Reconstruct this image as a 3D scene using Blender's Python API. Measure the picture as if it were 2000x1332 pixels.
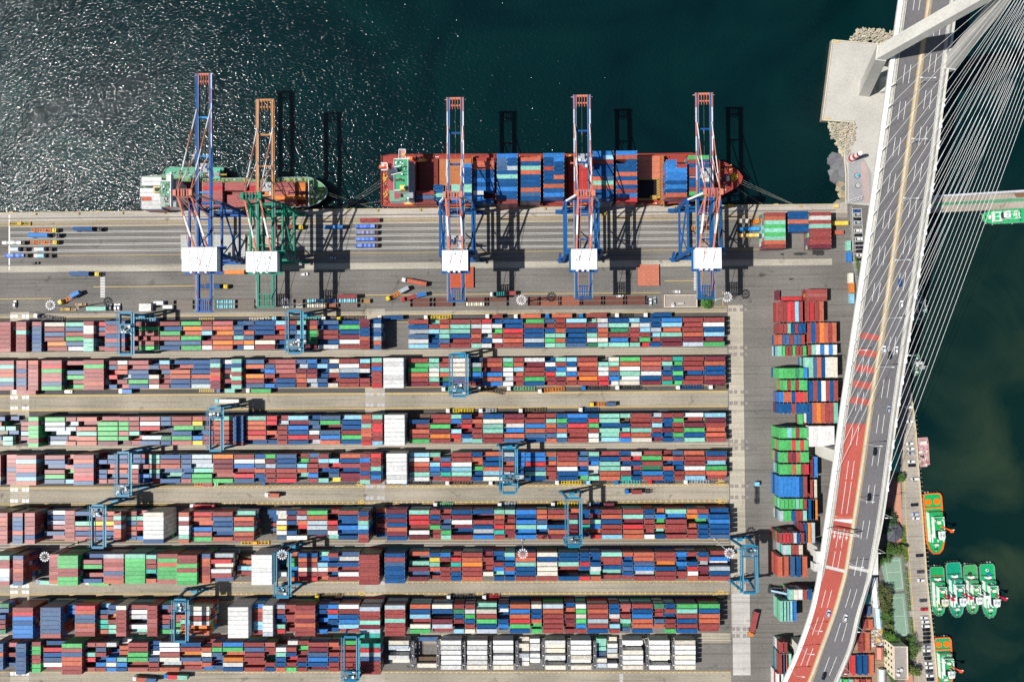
import bpy, math, random
from mathutils import Vector, Matrix
S = bpy.context.scene
for o in list(bpy.data.objects): bpy.data.objects.remove(o)
R_ = random.Random(7)
rnd, uni = R_.random, R_.uniform
# ---------------------------------------------------------------- camera
H = 424.6
ROT = Matrix.Rotation(math.radians(-0.42), 3, 'Z') @ Matrix.Rotation(math.asin(16/1333.6), 3, 'X') @ Matrix.Rotation(math.asin(20/1333.6), 3, 'Y')
cd = bpy.data.cameras.new('camera'); cam = bpy.data.objects.new('camera', cd)
S.collection.objects.link(cam); S.camera = cam
cd.sensor_width = 36.0; cd.lens = 24.0; cd.clip_start = 1; cd.clip_end = 6000
cam.matrix_world = Matrix.Translation((0, 0, H)) @ ROT.to_4x4()
# ---------------------------------------------------------------- light
SUN_EL, SUN_AZ = math.radians(52.5), math.radians(180 + 10.7)      # direction towards the sun, from +X
sd = Vector((math.cos(SUN_EL)*math.cos(SUN_AZ), math.cos(SUN_EL)*math.sin(SUN_AZ), math.sin(SUN_EL)))
w = bpy.data.worlds.new('World'); S.world = w; w.use_nodes = True
nt = w.node_tree; sk = nt.nodes.new('ShaderNodeTexSky'); sk.sky_type = 'NISHITA'; sk.sun_disc = False
sk.sun_elevation = SUN_EL; sk.sun_rotation = math.radians(90) - SUN_AZ
bg = nt.nodes['Background']; bg.inputs[1].default_value = 0.052
nt.links.new(sk.outputs[0], bg.inputs[0])
ld = bpy.data.lights.new('sun', 'SUN'); ld.energy = 4.6; ld.angle = math.radians(0.5); ld.color = (1, .965, .92)
lo = bpy.data.objects.new('sun', ld); S.collection.objects.link(lo)
lo.rotation_euler = sd.to_track_quat('Z', 'Y').to_euler()
S.view_settings.view_transform = 'Standard'; S.view_settings.look = 'None'
S.view_settings.exposure = 0.5; S.view_settings.gamma = 1.0
S.render.engine = 'CYCLES'
# ---------------------------------------------------------------- helpers
def P(u, v, z=0.0):                    # world point of photo pixel (u, v) on the level z
    d = ROT @ Vector((u-1000, 666-v, -1333.33))
    t = (z-H)/d.z
    return Vector((d.x*t, d.y*t, z))
def L(*a): return tuple(a)
def jit(c, a=.1):
    k = 1+uni(-a, a); return tuple(max(0, min(1, x*k*(1+uni(-a, a)*.3))) for x in c[:3])
class MB:
    def __init__(s): s.v = []; s.f = []; s.c = []
    def add(s, vs, fs, col):
        b = len(s.v); s.v += [tuple(x) for x in vs]
        s.f += [tuple(b+i for i in f) for f in fs]; s.c += [col]*len(fs)
        return s
    def hexa(s, p, col, top=None):     # p: 4 bottom + 4 top corners
        s.add(p, [(3, 2, 1, 0), (0, 1, 5, 4), (1, 2, 6, 5), (2, 3, 7, 6), (3, 0, 4, 7)], col)
        b = len(s.v)-8; s.f.append((b+4, b+5, b+6, b+7)); s.c.append(top or col); return s
    def box(s, x0, y0, z0, x1, y1, z1, col, top=None):
        return s.hexa([(x0, y0, z0), (x1, y0, z0), (x1, y1, z0), (x0, y1, z0), (x0, y0, z1), (x1, y0, z1), (x1, y1, z1), (x0, y1, z1)], col, top)
    def cbox(s, cx, cy, z0, lx, ly, h, col, top=None, a=0):
        c, n = math.cos(a), math.sin(a); q = []
        for z in (z0, z0+h):
            for dx, dy in ((-1, -1), (1, -1), (1, 1), (-1, 1)):
                X, Y = dx*lx/2, dy*ly/2; q.append((cx+X*c-Y*n, cy+X*n+Y*c, z))
        return s.hexa(q, col, top)
    def beam(s, p, q, w, h, col):
        p = Vector(p); q = Vector(q); d = (q-p)
        if d.length < 1e-6: return s
        d.normalize(); up = Vector((0, 0, 1)) if abs(d.z) < .95 else Vector((0, 1, 0))
        r = d.cross(up).normalized(); u = r.cross(d).normalized(); r *= w/2; u *= h/2
        return s.hexa([p-r-u, p+r-u, q+r-u, q-r-u, p-r+u, p+r+u, q+r+u, q-r+u], col)
    def tube(s, p, q, r, col, n=6, r2=None, caps=True):
        p = Vector(p); q = Vector(q); d = (q-p).normalized(); r2 = r if r2 is None else r2
        a = Vector((0, 0, 1)) if abs(d.z) < .9 else Vector((1, 0, 0))
        e = d.cross(a).normalized(); g = e.cross(d); vs = []
        for c, rr in ((p, r), (q, r2)):
            for i in range(n):
                t = 2*math.pi*i/n; vs.append(c+e*math.cos(t)*rr+g*math.sin(t)*rr)
        fs = [(i, i+n, (i+1) % n+n, (i+1) % n) for i in range(n)]
        if caps: fs += [tuple(range(n)), tuple(range(2*n-1, n-1, -1))]
        return s.add(vs, fs, col)
    def prism(s, pts, z0, z1, col, top=None, k=1.0):   # k: shrink of the bottom ring
        n = len(pts); cx = sum(p[0] for p in pts)/n; cy = sum(p[1] for p in pts)/n
        ar = sum(pts[i][0]*pts[(i+1) % n][1]-pts[(i+1) % n][0]*pts[i][1] for i in range(n))
        if ar < 0: pts = pts[::-1]
        vs = [(cx+(p[0]-cx)*k, cy+(p[1]-cy)*k, z0) for p in pts]+[(p[0], p[1], z1) for p in pts]
        s.add(vs, [(i, (i+1) % n, (i+1) % n+n, i+n) for i in range(n)], col)
        b = len(s.v)-2*n; s.f.append(tuple(range(b+n, b+2*n))); s.c.append(top or col)
        s.f.append(tuple(range(b+n-1, b-1, -1))); s.c.append(col); return s
    def sheet(s, pts, col):
        n = len(pts); ar = sum(pts[i][0]*pts[(i+1) % n][1]-pts[(i+1) % n][0]*pts[i][1] for i in range(n))
        if ar < 0: pts = pts[::-1]
        return s.add(pts, [tuple(range(n))], col)
    def mesh(s, name, mat):
        m = bpy.data.meshes.new(name); m.from_pydata(s.v, [], s.f)
        at = m.color_attributes.new('Col', 'FLOAT_COLOR', 'CORNER'); buf = []
        for f, c in zip(s.f, s.c): buf += [c[0], c[1], c[2], 1.0]*len(f)
        at.data.foreach_set('color', buf); m.materials.append(mat); return m
    def build(s, name, mat, parent=None, loc=None, rz=0, label=None, cat=None, group=None, kind=None):
        o = bpy.data.objects.new(name, s.mesh(name, mat)); S.collection.objects.link(o)
        if parent: o.parent = parent
        if loc is not None: o.location = loc
        if rz: o.rotation_euler = (0, 0, rz)
        return tag(o, label, cat, group, kind)
def tag(o, label=None, cat=None, group=None, kind=None):
    if label: o['label'] = label
    if cat: o['category'] = cat
    if group: o['group'] = group
    if kind: o['kind'] = kind
    return o
def thing(name, loc, rz, label, cat, group=None):
    o = bpy.data.objects.new(name, None); S.collection.objects.link(o); o.location = loc; o.rotation_euler = (0, 0, rz)
    o.empty_display_size = .5
    return tag(o, label, cat, group)
def meshobj(name, me, parent, loc=(0, 0, 0)):
    o = bpy.data.objects.new(name, me); S.collection.objects.link(o); o.parent = parent; o.location = loc; return o
ORD = 'first second third fourth fifth sixth seventh eighth ninth tenth eleventh twelfth thirteenth fourteenth fifteenth sixteenth seventeenth eighteenth nineteenth twentieth'.split()
def od(n):                            # 1 -> first
    return ORD[n-1] if n <= 20 else 'twenty-'+ORD[n-21] if n < 30 else 'thirtieth' if n == 30 else 'thirty-'+ORD[n-31]
# ---------------------------------------------------------------- materials
def mat(name, rough=.6, var=.18, scale=(.35, .35, .35), bump=0, fine=6.0, attr=True, spec=.5, metal=0, streak=0, wear=0):
    m = bpy.data.materials.new(name); m.use_nodes = True; t = m.node_tree; N = t.nodes; K = t.links.new
    b = N['Principled BSDF']; b.inputs['Roughness'].default_value = rough; b.inputs['Specular IOR Level'].default_value = spec
    b.inputs['Metallic'].default_value = metal
    ge = N.new('ShaderNodeNewGeometry')
    mp = N.new('ShaderNodeMapping'); mp.inputs['Scale'].default_value = scale; K(ge.outputs['Position'], mp.inputs[0])
    n1 = N.new('ShaderNodeTexNoise'); n1.inputs['Scale'].default_value = 1; n1.inputs['Detail'].default_value = 8; n1.inputs['Roughness'].default_value = .65; K(mp.outputs[0], n1.inputs[0])
    n2 = N.new('ShaderNodeTexNoise'); n2.inputs['Scale'].default_value = fine; n2.inputs['Detail'].default_value = 4; K(mp.outputs[0], n2.inputs[0])
    a = N.new('ShaderNodeMath'); a.operation = 'ADD'; K(n1.outputs[0], a.inputs[0]); K(n2.outputs[0], a.inputs[1])
    last = a
    if streak:
        m3 = N.new('ShaderNodeMapping'); m3.inputs['Scale'].default_value = (.02, .55, .3); K(ge.outputs['Position'], m3.inputs[0])
        n3 = N.new('ShaderNodeTexNoise'); n3.inputs['Scale'].default_value = 1; n3.inputs['Detail'].default_value = 5; K(m3.outputs[0], n3.inputs[0])
        a2 = N.new('ShaderNodeMath'); a2.operation = 'MULTIPLY_ADD'; a2.inputs[1].default_value = streak; K(n3.outputs[0], a2.inputs[0]); K(a.outputs[0], a2.inputs[2])
        s2 = N.new('ShaderNodeMath'); s2.operation = 'SUBTRACT'; s2.inputs[1].default_value = streak*.5; K(a2.outputs[0], s2.inputs[0]); last = s2
    mr = N.new('ShaderNodeMapRange'); mr.inputs[1].default_value = .6; mr.inputs[2].default_value = 1.4
    mr.inputs[3].default_value = 1-var; mr.inputs[4].default_value = 1+var; K(last.outputs[0], mr.inputs[0])
    at = N.new('ShaderNodeAttribute'); at.attribute_name = 'Col'
    vm = N.new('ShaderNodeVectorMath'); vm.operation = 'SCALE'; K(at.outputs['Color'], vm.inputs[0]); K(mr.outputs[0], vm.inputs['Scale'])
    K(vm.outputs[0], b.inputs['Base Color'])
    if wear:
        def ma(op, x, y=None, z=None):
            q = N.new('ShaderNodeMath'); q.operation = op
            for i, val in enumerate((x, y, z)):
                if val is None: continue
                if isinstance(val, (int, float)): q.inputs[i].default_value = val
                else: K(val, q.inputs[i])
            return q.outputs[0]
        def ramp(src, a0, a1, b0, b1):
            q = N.new('ShaderNodeMapRange'); q.inputs[1].default_value = a0; q.inputs[2].default_value = a1; q.inputs[3].default_value = b0; q.inputs[4].default_value = b1; K(src, q.inputs[0]); return q.outputs[0]
        def noise(sc, det=4, dist=0):
            q = N.new('ShaderNodeMapping'); q.inputs['Scale'].default_value = sc; K(ge.outputs['Position'], q.inputs[0])
            n = N.new('ShaderNodeTexNoise'); n.inputs['Scale'].default_value = 1; n.inputs['Detail'].default_value = det; n.inputs['Distortion'].default_value = dist; K(q.outputs[0], n.inputs[0]); return n.outputs[0]
        sx = N.new('ShaderNodeSeparateXYZ'); K(ge.outputs['Position'], sx.inputs[0])
        jx = ma('LESS_THAN', ma('FRACT', ma('MULTIPLY', sx.outputs[0], 1/9.0)), .03); jy = ma('LESS_THAN', ma('FRACT', ma('MULTIPLY', sx.outputs[1], 1/5.5)), .045)
        joint = ma('SUBTRACT', 1.0, ma('MULTIPLY', ma('MAXIMUM', jx, jy), .10*wear))
        tyre = ramp(noise((.012, .75, 1), 3), .52, .68, 1.0, 1-.28*wear)
        spots = ramp(noise((.11, .14, 1), 4, .6), .64, .74, 1.0, 1-.5*wear); patch = ramp(noise((.02, .03, 1), 1), .42, .58, 1-.10*wear, 1+.08*wear)
        tot = ma('MULTIPLY', ma('MULTIPLY', joint, tyre), ma('MULTIPLY', spots, patch))
        v2 = N.new('ShaderNodeVectorMath'); v2.operation = 'SCALE'; K(vm.outputs[0], v2.inputs[0]); K(tot, v2.inputs['Scale']); K(v2.outputs[0], b.inputs['Base Color'])
    if bump:
        bn = N.new('ShaderNodeBump'); bn.inputs['Strength'].default_value = bump; bn.inputs['Distance'].default_value = .3
        K(n2.outputs[0], bn.inputs['Height']); K(bn.outputs[0], b.inputs['Normal'])
    return m
PAINT = mat('painted_steel', .45, .16, (.5, .5, .5), spec=.18, fine=2)
BOXP = mat('container_paint', .36, .34, (.5, .5, .5), fine=1.9, spec=.11)
GLOSS = mat('car_paint', .22, .03)
GLASS = mat('dark_glass', .08, .02, spec=.7)
CONC = mat('concrete', .85, .22, (.06, .06, .06), fine=14)
GROUND = mat('ground_surface', .9, .24, (.035, .035, .035), fine=22, spec=.3, streak=.6, wear=1.0)
ROADM = mat('road_asphalt', .9, .22, (.035, .035, .035), fine=22, spec=.3)
MARK = mat('marking_paint', .7, .25, (.4, .4, .4))
LEAF = mat('foliage', .7, .35, (.6, .6, .6), spec=.25)
ROCK = mat('rock', .9, .3, (.6, .6, .6))
RUBBER = mat('rubber', .8, .1)
TARP = mat('tarpaulin', .5, .25, (1.2, 1.2, 1.2))
def water_mat():
    m = bpy.data.materials.new('harbour_water'); m.use_nodes = True; t = m.node_tree; N = t.nodes; K = t.links.new
    b = N['Principled BSDF']; b.inputs['Roughness'].default_value = .10; b.inputs['IOR'].default_value = 1.33
    ge = N.new('ShaderNodeNewGeometry')
    sx = N.new('ShaderNodeSeparateXYZ'); K(ge.outputs['Position'], sx.inputs[0])
    nz = N.new('ShaderNodeTexNoise'); nz.inputs['Scale'].default_value = .012; nz.inputs['Detail'].default_value = 5; nz.inputs['Distortion'].default_value = 1.2; K(ge.outputs['Position'], nz.inputs[0])
    # open water -> silty basin east of the quay (x > 240)
    mx = N.new('ShaderNodeMapRange'); mx.inputs[1].default_value = 215; mx.inputs[2].default_value = 300; K(sx.outputs[0], mx.inputs[0])
    my = N.new('ShaderNodeMapRange'); my.inputs[1].default_value = 120; my.inputs[2].default_value = -40; K(sx.outputs[1], my.inputs[0])
    mm = N.new('ShaderNodeMath'); mm.operation = 'MULTIPLY'; K(mx.outputs[0], mm.inputs[0]); K(my.outputs[0], mm.inputs[1])
    cr = N.new('ShaderNodeValToRGB'); e = cr.color_ramp.elements; e[0].position = .38; e[0].color = (.0004, .009, .011, 1); e[1].position = .7; e[1].color = (.001, .016, .016, 1)
    K(nz.outputs[0], cr.inputs[0])
    c2 = N.new('ShaderNodeValToRGB'); e = c2.color_ramp.elements; e[0].position = .44; e[0].color = (.0022, .014, .012, 1); e[1].position = .66; e[1].color = (.020, .036, .020, 1)
    K(nz.outputs[0], c2.inputs[0])
    mc = N.new('ShaderNodeMix'); mc.data_type = 'RGBA'; K(mm.outputs[0], mc.inputs[0]); K(cr.outputs[0], mc.inputs[6]); K(c2.outputs[0], mc.inputs[7])
    K(mc.outputs[2], b.inputs['Base Color'])
    # wind waves: steep in open water, calm in the basin
    mp = N.new('ShaderNodeMapping'); mp.inputs['Rotation'].default_value = (0, 0, math.radians(35)); mp.inputs['Scale'].default_value = (.6, 1.0, 1); K(ge.outputs['Position'], mp.inputs[0])
    a = N.new('ShaderNodeTexNoise'); a.inputs['Scale'].default_value = .92; a.inputs['Detail'].default_value = 2.1; a.inputs['Roughness'].default_value = .5; K(mp.outputs[0], a.inputs[0])
    g = N.new('ShaderNodeMapRange'); g.inputs[1].default_value = 40; g.inputs[2].default_value = 230; g.inputs[3].default_value = 1.0; g.inputs[4].default_value = .5; K(sx.outputs[0], g.inputs[0])
    gn = N.new('ShaderNodeTexNoise'); gn.inputs['Scale'].default_value = .02; gn.inputs['Detail'].default_value = 3; K(ge.outputs['Position'], gn.inputs[0])
    gm = N.new('ShaderNodeMapRange'); gm.inputs[1].default_value = .35; gm.inputs[2].default_value = .65; gm.inputs[3].default_value = .9; gm.inputs[4].default_value = 1.0; K(gn.outputs[0], gm.inputs[0])
    g2 = N.new('ShaderNodeMath'); g2.operation = 'MULTIPLY'; K(g.outputs[0], g2.inputs[0]); K(gm.outputs[0], g2.inputs[1])
    bu = N.new('ShaderNodeBump'); bu.inputs['Distance'].default_value = .60; K(g2.outputs[0], bu.inputs['Strength']); K(a.outputs[0], bu.inputs['Height'])
    K(bu.outputs[0], b.inputs['Normal'])
    return m
WATER = water_mat()
# ---------------------------------------------------------------- colours
C = dict(R=(.235, .046, .042), M=(.14, .026, .04), S=(.40, .095, .05), O=(.58, .17, .02), B=(.004, .062, .19), U=(.012, .15, .44),
         N=(.045, .10, .20), K=(.2, .44, .56), G=(.06, .36, .10), V=(.03, .17, .09), T=(.18, .44, .34), Q=(.02, .33, .26),
         W=(.62, .62, .6), C=(.6, .55, .45), A=(.34, .39, .43), Y=(.62, .45, .03), E=(.46, .03, .035), P=(.31, .085, .08), X=(.03, .03, .035), Z=(.12, .08, .05))  # P: red washed pink, sun glare on the left blocks put into the colour
CN = dict(R='rust red', M='dark maroon', S='salmon orange', O='bright orange', B='deep blue', U='bright azure', N='faded blue', K='pale sky-blue',
          G='bright green', V='dull green', T='mint green', Q='turquoise', W='white', C='cream', A='light grey', Y='yellow', E='bright red', P='pinkish red', X='black', Z='brown')
STEEL = (.25, .26, .27); DK = (.03, .03, .03); WHT = (.7, .7, .7); GLS = (.01, .015, .02)
QE = P(800, 407).y            # quay edge (north face)
def Yoff(px): return QE-px/3.14
# ================================================================ SETTING
mb = MB(); mb.sheet([(-2500, -2500, -3), (2500, -2500, -3), (2500, 2500, -3), (-2500, 2500, -3)], (0, 0, 0))
mb.build('harbour_water', WATER, kind='structure')
mb = MB(); mb.sheet([(-2500, -2500, -14), (2500, -2500, -14), (2500, 2500, -14), (-2500, 2500, -14)], (.03, .04, .035))
mb.build('sea_bed', ROCK, kind='structure')
pier = [(1652, 399), (1652, 340), (1648, 305), (1650, 278), (1668, 264), (1668, 240), (1605, 236), (1625, 78), (1720, 86), (1745, 84), (1850, 95), (1845, 200), (1812, 330), (1806, 372)]
east = [(1806, 413), (1790, 440), (1777, 600), (1774, 700), (1783, 785), (1790, 840), (1797, 935), (1803, 1005), (1812, 1132), (1828, 1282), (1832, 1332), (1845, 1480)]
outl = [(-2400, QE), (P(1640, 399).x, QE)]+[tuple(P(*q)[:2]) for q in pier]+[tuple(P(*q)[:2]) for q in east]
e = P(1845, 1480); outl += [(e.x+60, -2400), (-2400, -2400)]
def ear(pts, z0, z1, col, top):       # triangulated outline with vertical quay walls
    from mathutils.geometry import tessellate_polygon
    n = len(pts); m = MB(); tr = tessellate_polygon([[Vector((p[0], p[1], 0)) for p in pts]])
    vs = [(p[0], p[1], z0) for p in pts]+[(p[0], p[1], z1) for p in pts]; fs = []
    for a, b, c in tr:
        q = (Vector(pts[b])-Vector(pts[a])).to_3d().cross((Vector(pts[c])-Vector(pts[a])).to_3d()).z
        fs.append((a+n, b+n, c+n) if q > 0 else (a+n, c+n, b+n))
    m.add(vs, fs, top); m.add(vs, [(i, i+n, (i+1) % n+n, (i+1) % n) for i in range(n)], col); return m
ASP = (.142, .133, .12); ASD = (.075, .072, .07); TAN = (.275, .245, .193); CON = (.36, .33, .285); GRV = (.22, .19, .145)
ear(outl, -13.9, 0, (.24, .21, .17), ASP).build('terminal_ground', GROUND, kind='structure')
def strip(mb, x0, y0, x1, y1, z, col): mb.sheet([(x0, y0, z), (x1, y0, z), (x1, y1, z), (x0, y1, z)], col)
def pxs(mb, u0, v0, u1, v1, z, col):   # axis-aligned rect from two photo pixels
    if u1-u0 > 60: c = (u0+u1)/2; a, b = P(u0, v0), P(u1, v0); y0, y1 = P(c, v0).y, P(c, v1).y; return strip(mb, a.x, min(y0, y1)-.02, b.x, max(y0, y1), z, col)
    a, b = P(u0, v0), P(u1, v1); strip(mb, min(a.x, b.x), min(a.y, b.y), max(a.x, b.x), max(a.y, b.y), z, col)
def pol(mb, pts, z, col): mb.sheet([tuple(P(*p)[:2])+(z,) for p in pts], col)
XL = -1500
XR = P(1655, 400).x
m = MB()
strip(m, XL, Yoff(18), XR, QE-.02, .004, CON)                   # quay edge concrete
strip(m, XL, Yoff(27), XR, Yoff(18)-.02, .004, (.24, .21, .17))
strip(m, XL, Yoff(119), P(1625, 500).x, Yoff(106), .004, (.33, .305, .25))        # concrete band behind lanes
def Yb(v, u=709): return P(u, v, 0).y
m.build('quay_apron', GROUND, kind='structure')
m = MB()
x1 = P(1421, 700).x
# yard lanes: (v top, v bottom at u=709, colour)
for a, b, c in ((608, 616, TAN), (616, 629, ASD), (683, 700, TAN), (687, 692, GRV), (757, 767, ASD), (767, 798, TAN), (798, 811, ASD), (867, 884, TAN),
                (941, 949, ASD), (949, 982, TAN), (982, 998, ASD), (1055, 1078, (.17, .155, .135)), (1136, 1160, TAN), (1160, 1174, ASD),
                (1236, 1256, TAN), (1311, 1345, TAN), (1345, 1360, ASD), (1430, 1600, TAN)):
    if (a, b) == (687, 692): continue
    strip(m, XL, Yb(b)+.01, x1, Yb(a)-.01, .004, c)
m.build('yard_lanes', GROUND, kind='structure')
m = MB()
for a, b in ((20, 57), (713, 752), (1422, 1458)):
    for v0, v1 in ((604, 630), (684, 700), (757, 811), (867, 884), (941, 998), (1055, 1078), (1136, 1174), (1236, 1256), (1311, 1400)) if a < 1000 else ((602, 1240),):
        p, q = P(a, v0), P(b, v1); strip(m, p.x, Yb(v1)+.02, q.x, Yb(v0)-.02, .008, (.36, .325, .26) if a != 713 else (.31, .285, .24))
pxs(m, 1430, 1156, 1466, 1318, .012, (.42, .41, .38))
m.build('cross_aisles', GROUND, kind='structure')
# pier, promenade, jetty, court surfaces
m = MB()
pol(m, [(1607, 234), (1627, 80), (1722, 88), (1848, 98), (1843, 200), (1810, 330), (1804, 410), (1790, 412), (1700, 402), (1655, 398), (1655, 335), (1650, 305), (1652, 280), (1670, 264), (1670, 237)], .004, (.40, .385, .35))
pol(m, [(1657, 310), (1672, 300), (1686, 306), (1702, 338), (1702, 397), (1658, 397)], .01, (.27, .27, .28)); pol(m, [(1681, 316), (1690, 316), (1697, 340), (1697, 397), (1686, 397)], .014, (.36, .28, .26))
m.build('pier_deck', CONC, kind='structure')
m = MB(); pol(m, [(1750, 900), (1797, 937), (1803, 1005), (1811, 1132), (1827, 1282), (1833, 1345), (1800, 1345), (1795, 1282), (1782, 1132), (1770, 1000), (1757, 850), (1775, 800), (1784, 790), (1796, 930)][:0] or
            [(1763, 860), (1786, 800), (1797, 937), (1803, 1005), (1811, 1132), (1827, 1282), (1832, 1345), (1786, 1345), (1783, 1282), (1771, 1132), (1762, 1005)], .004, (.30, .27, .225))
m.build('promenade', GROUND, kind='structure')
m = MB(); pol(m, [(1750, 930), (1757, 920), (1762, 1005), (1764, 1060), (1742, 1062), (1738, 1020), (1746, 980)], .006, (.42, .2, .12))
pol(m, [(1766, 1262), (1774, 1262), (1785, 1342), (1768, 1342)], .006, (.42, .2, .12)); pol(m, [(1738, 1245), (1780, 1247), (1780, 1253), (1738, 1251)], .006, (.42, .2, .12))
pol(m, [(1733, 940), (1749, 940), (1752, 960), (1747, 1000), (1738, 1015), (1728, 1000)], .007, (.2, .1, .085))
m.build('brick_paving', CONC, kind='structure')
m = MB(); pol(m, [(1721, 1088), (1760, 1088), (1766, 1152), (1734, 1158), (1722, 1110)], .01, (.16, .25, .18)); pol(m, [(1736, 1160), (1767, 1158), (1776, 1245), (1738, 1247)], .01, (.16, .25, .18))
m.build('court_surface', CONC, kind='structure')
m = MB(); pol(m, [(1640, 1180), (1728, 1180), (1734, 1345), (1620, 1345)], .006, (.25, .17, .11)); m.build('dirt_yard', GROUND, kind='structure')
# painted markings
m = MB(); wz = .014; WH = (.62, .62, .6); YE = (.5, .33, .06)
def hl(y, x0, x1, w, col, z=wz): strip(m, x0, y-w/2, x1, y+w/2, z, col)
xa, xb = P(20, 450).x, P(1385, 450).x
for off in (29, 39, 41.8, 51, 53.8, 63.5, 66.3, 76, 78.8): hl(Yoff(off), xa, xb, .22, (.55, .55, .52))
for off, c in ((21, YE), (27.5, YE), (87, YE)): hl(Yoff(off), XL, XR-40, .22, c)
hl(Yoff(105), XL, P(1600, 500).x, .3, (.45, .43, .4))
pxs(m, 17, 420, 19.5, 527, .018, WH)
for u0, v0, u1, v1 in ((182, 559, 385, 560), (1298, 548, 1365, 549), (640, 574, 1290, 575), (0, 583, 100, 584), (1300, 599, 1420, 600), (1411, 570, 1412.5, 600)): pxs(m, u0, v0, u1, v1, wz, YE)
def ladder(u0, v0, u1, v1, n, col=WH):
    for i in range(n):
        a = v0+(v1-v0)*i/n; pxs(m, u0, a, u1, a+(v1-v0)/n*.5, .018, col)
ladder(196, 542, 205, 582, 13); ladder(1355, 530, 1364, 568, 13); ladder(1210, 1316, 1217, 1332, 6, (.5, .5, .48)); ladder(199, 532, 205, 540, 3)
for v, dash in ((615, 0), (629.5, 0), (768, 0), (770, 0), (797, 0), (799, 0), (948, 1), (951, 0), (981, 1), (984, 0), (1136, 1), (1161, 0), (1159, 1), (1174, 0), (1311.5, 1), (757, 0), (1055, 0)):
    hl(Yb(v), XL, x1-.5, .28, YE)
    if dash:
        x = XL+1300
        while x < x1-2:
            strip(m, x, Yb(v)-.55, x+.5, Yb(v)-.2, wz, (.7, .62, .4)); strip(m, x+.7, Yb(v)+.25, x+2.8, Yb(v)+.75, wz, (.17, .12, .06)); x += 3.35
for v in (686, 690, 694.5, 871, 875, 879, 1061, 1066, 1072, 1240, 1246, 1251): hl(Yb(v), XL, x1, .35, (.42, .38, .3)); hl(Yb(v)-.5, XL, x1, .2, (.10, .08, .06))
for u, v in ((6, 1006), (1402, 942), (1402, 980), (1396, 1161), (700, 945), (700, 981), (705, 1165)):     # painted arrows
    p = P(u, v); m.sheet([(p.x-1.6, p.y, wz), (p.x-.4, p.y-.5, wz), (p.x-.4, p.y+.5, wz)], YE); strip(m, p.x-.4, p.y-.15, p.x+2, p.y+.15, wz, YE)
for k in range(9):
    for v in (624, 763): pxs(m, 389+k*3.4, v-3, 391+k*3.4, v+3, wz, (.42, .3, .08))
m.build('painted_markings', MARK, kind='structure')
def dtext(txt, u, v, h, col, rz, name, w=.3):
    cu = bpy.data.curves.new(name, 'FONT'); cu.body = txt; cu.size = h; cu.extrude = .004; cu.offset = .03; cu.align_x = 'CENTER'; cu.align_y = 'CENTER'
    o = bpy.data.objects.new(name, cu); S.collection.objects.link(o); bpy.context.view_layer.update()
    dg = bpy.context.evaluated_depsgraph_get(); me = bpy.data.meshes.new_from_object(o.evaluated_get(dg)); bpy.data.objects.remove(o)
    at = me.color_attributes.new('Col', 'FLOAT_COLOR', 'CORNER'); at.data.foreach_set('color', list(col+(1,))*len(me.loops)); me.materials.clear(); me.materials.append(MARK)
    o = bpy.data.objects.new(name, me); S.collection.objects.link(o); p = P(u, v); o.location = (p.x, p.y, .03); o.rotation_euler = (0, 0, rz); return o
for t, u, v in (('1F', 1410, 942), ('2F', 1410, 980), ('10', 1409, 1161), ('15', 705, 943), ('16', 705, 984), ('20', 707, 1163)):
    tag(dtext(t, u, v, 5.5, YE, math.pi/2, 'lane_number'), kind='structure')
# steel turning plates of the yard cranes
m = MB()
for v in (618, 776, 797, 956, 978, 1144, 1156, 1315):
    for u in (23.5, 31.5, 46, 53.5): p = P(u, v); m.cbox(p.x, Yb(v-5) if 0 else p.y, .012, 2, 2, .02, (.66, .66, .66))
for v in (605, 679, 692, 765.5, 787.5, 862, 875, 949, 971, 1045, 1136, 1228, 1241):
    for u in (1426, 1435, 1448, 1456): p = P(u+(v-600)*.01, v); m.cbox(p.x, p.y, .012, 2, 2, .02, (.17, .14, .13)); m.cbox(p.x, p.y, .034, 1, 1, .01, (.24, .22, .2))
for v in (776, 797, 956, 978, 1144):
    for u in (718, 726, 740, 748): p = P(u, v-6); m.cbox(p.x, p.y, .012, 2, 2, .02, (.36, .35, .37))
m.build('turning_plates', MARK, kind='structure')
# oil stains (real wet patches on the paving)
m = MB()
for cx, cy, rx, ry in ((1528, 497, 5, 2), (1562, 496, 16, 3), (1598, 494, 15, 6), (1545, 545, 5, 2), (1700, 265, 10, 7), (1790, 455, 8, 8)):
    if cx > 1650: continue
    pts = []
    for i in range(22):
        t = i/22*6.283; k = uni(.65, 1.1); q = P(cx+math.cos(t)*rx*k, cy+math.sin(t)*ry*k); pts.append((q.x, q.y, .016))
    m.sheet(pts, (.02, .02, .02))
m.build('wet_stains', MARK, kind='structure')
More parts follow.
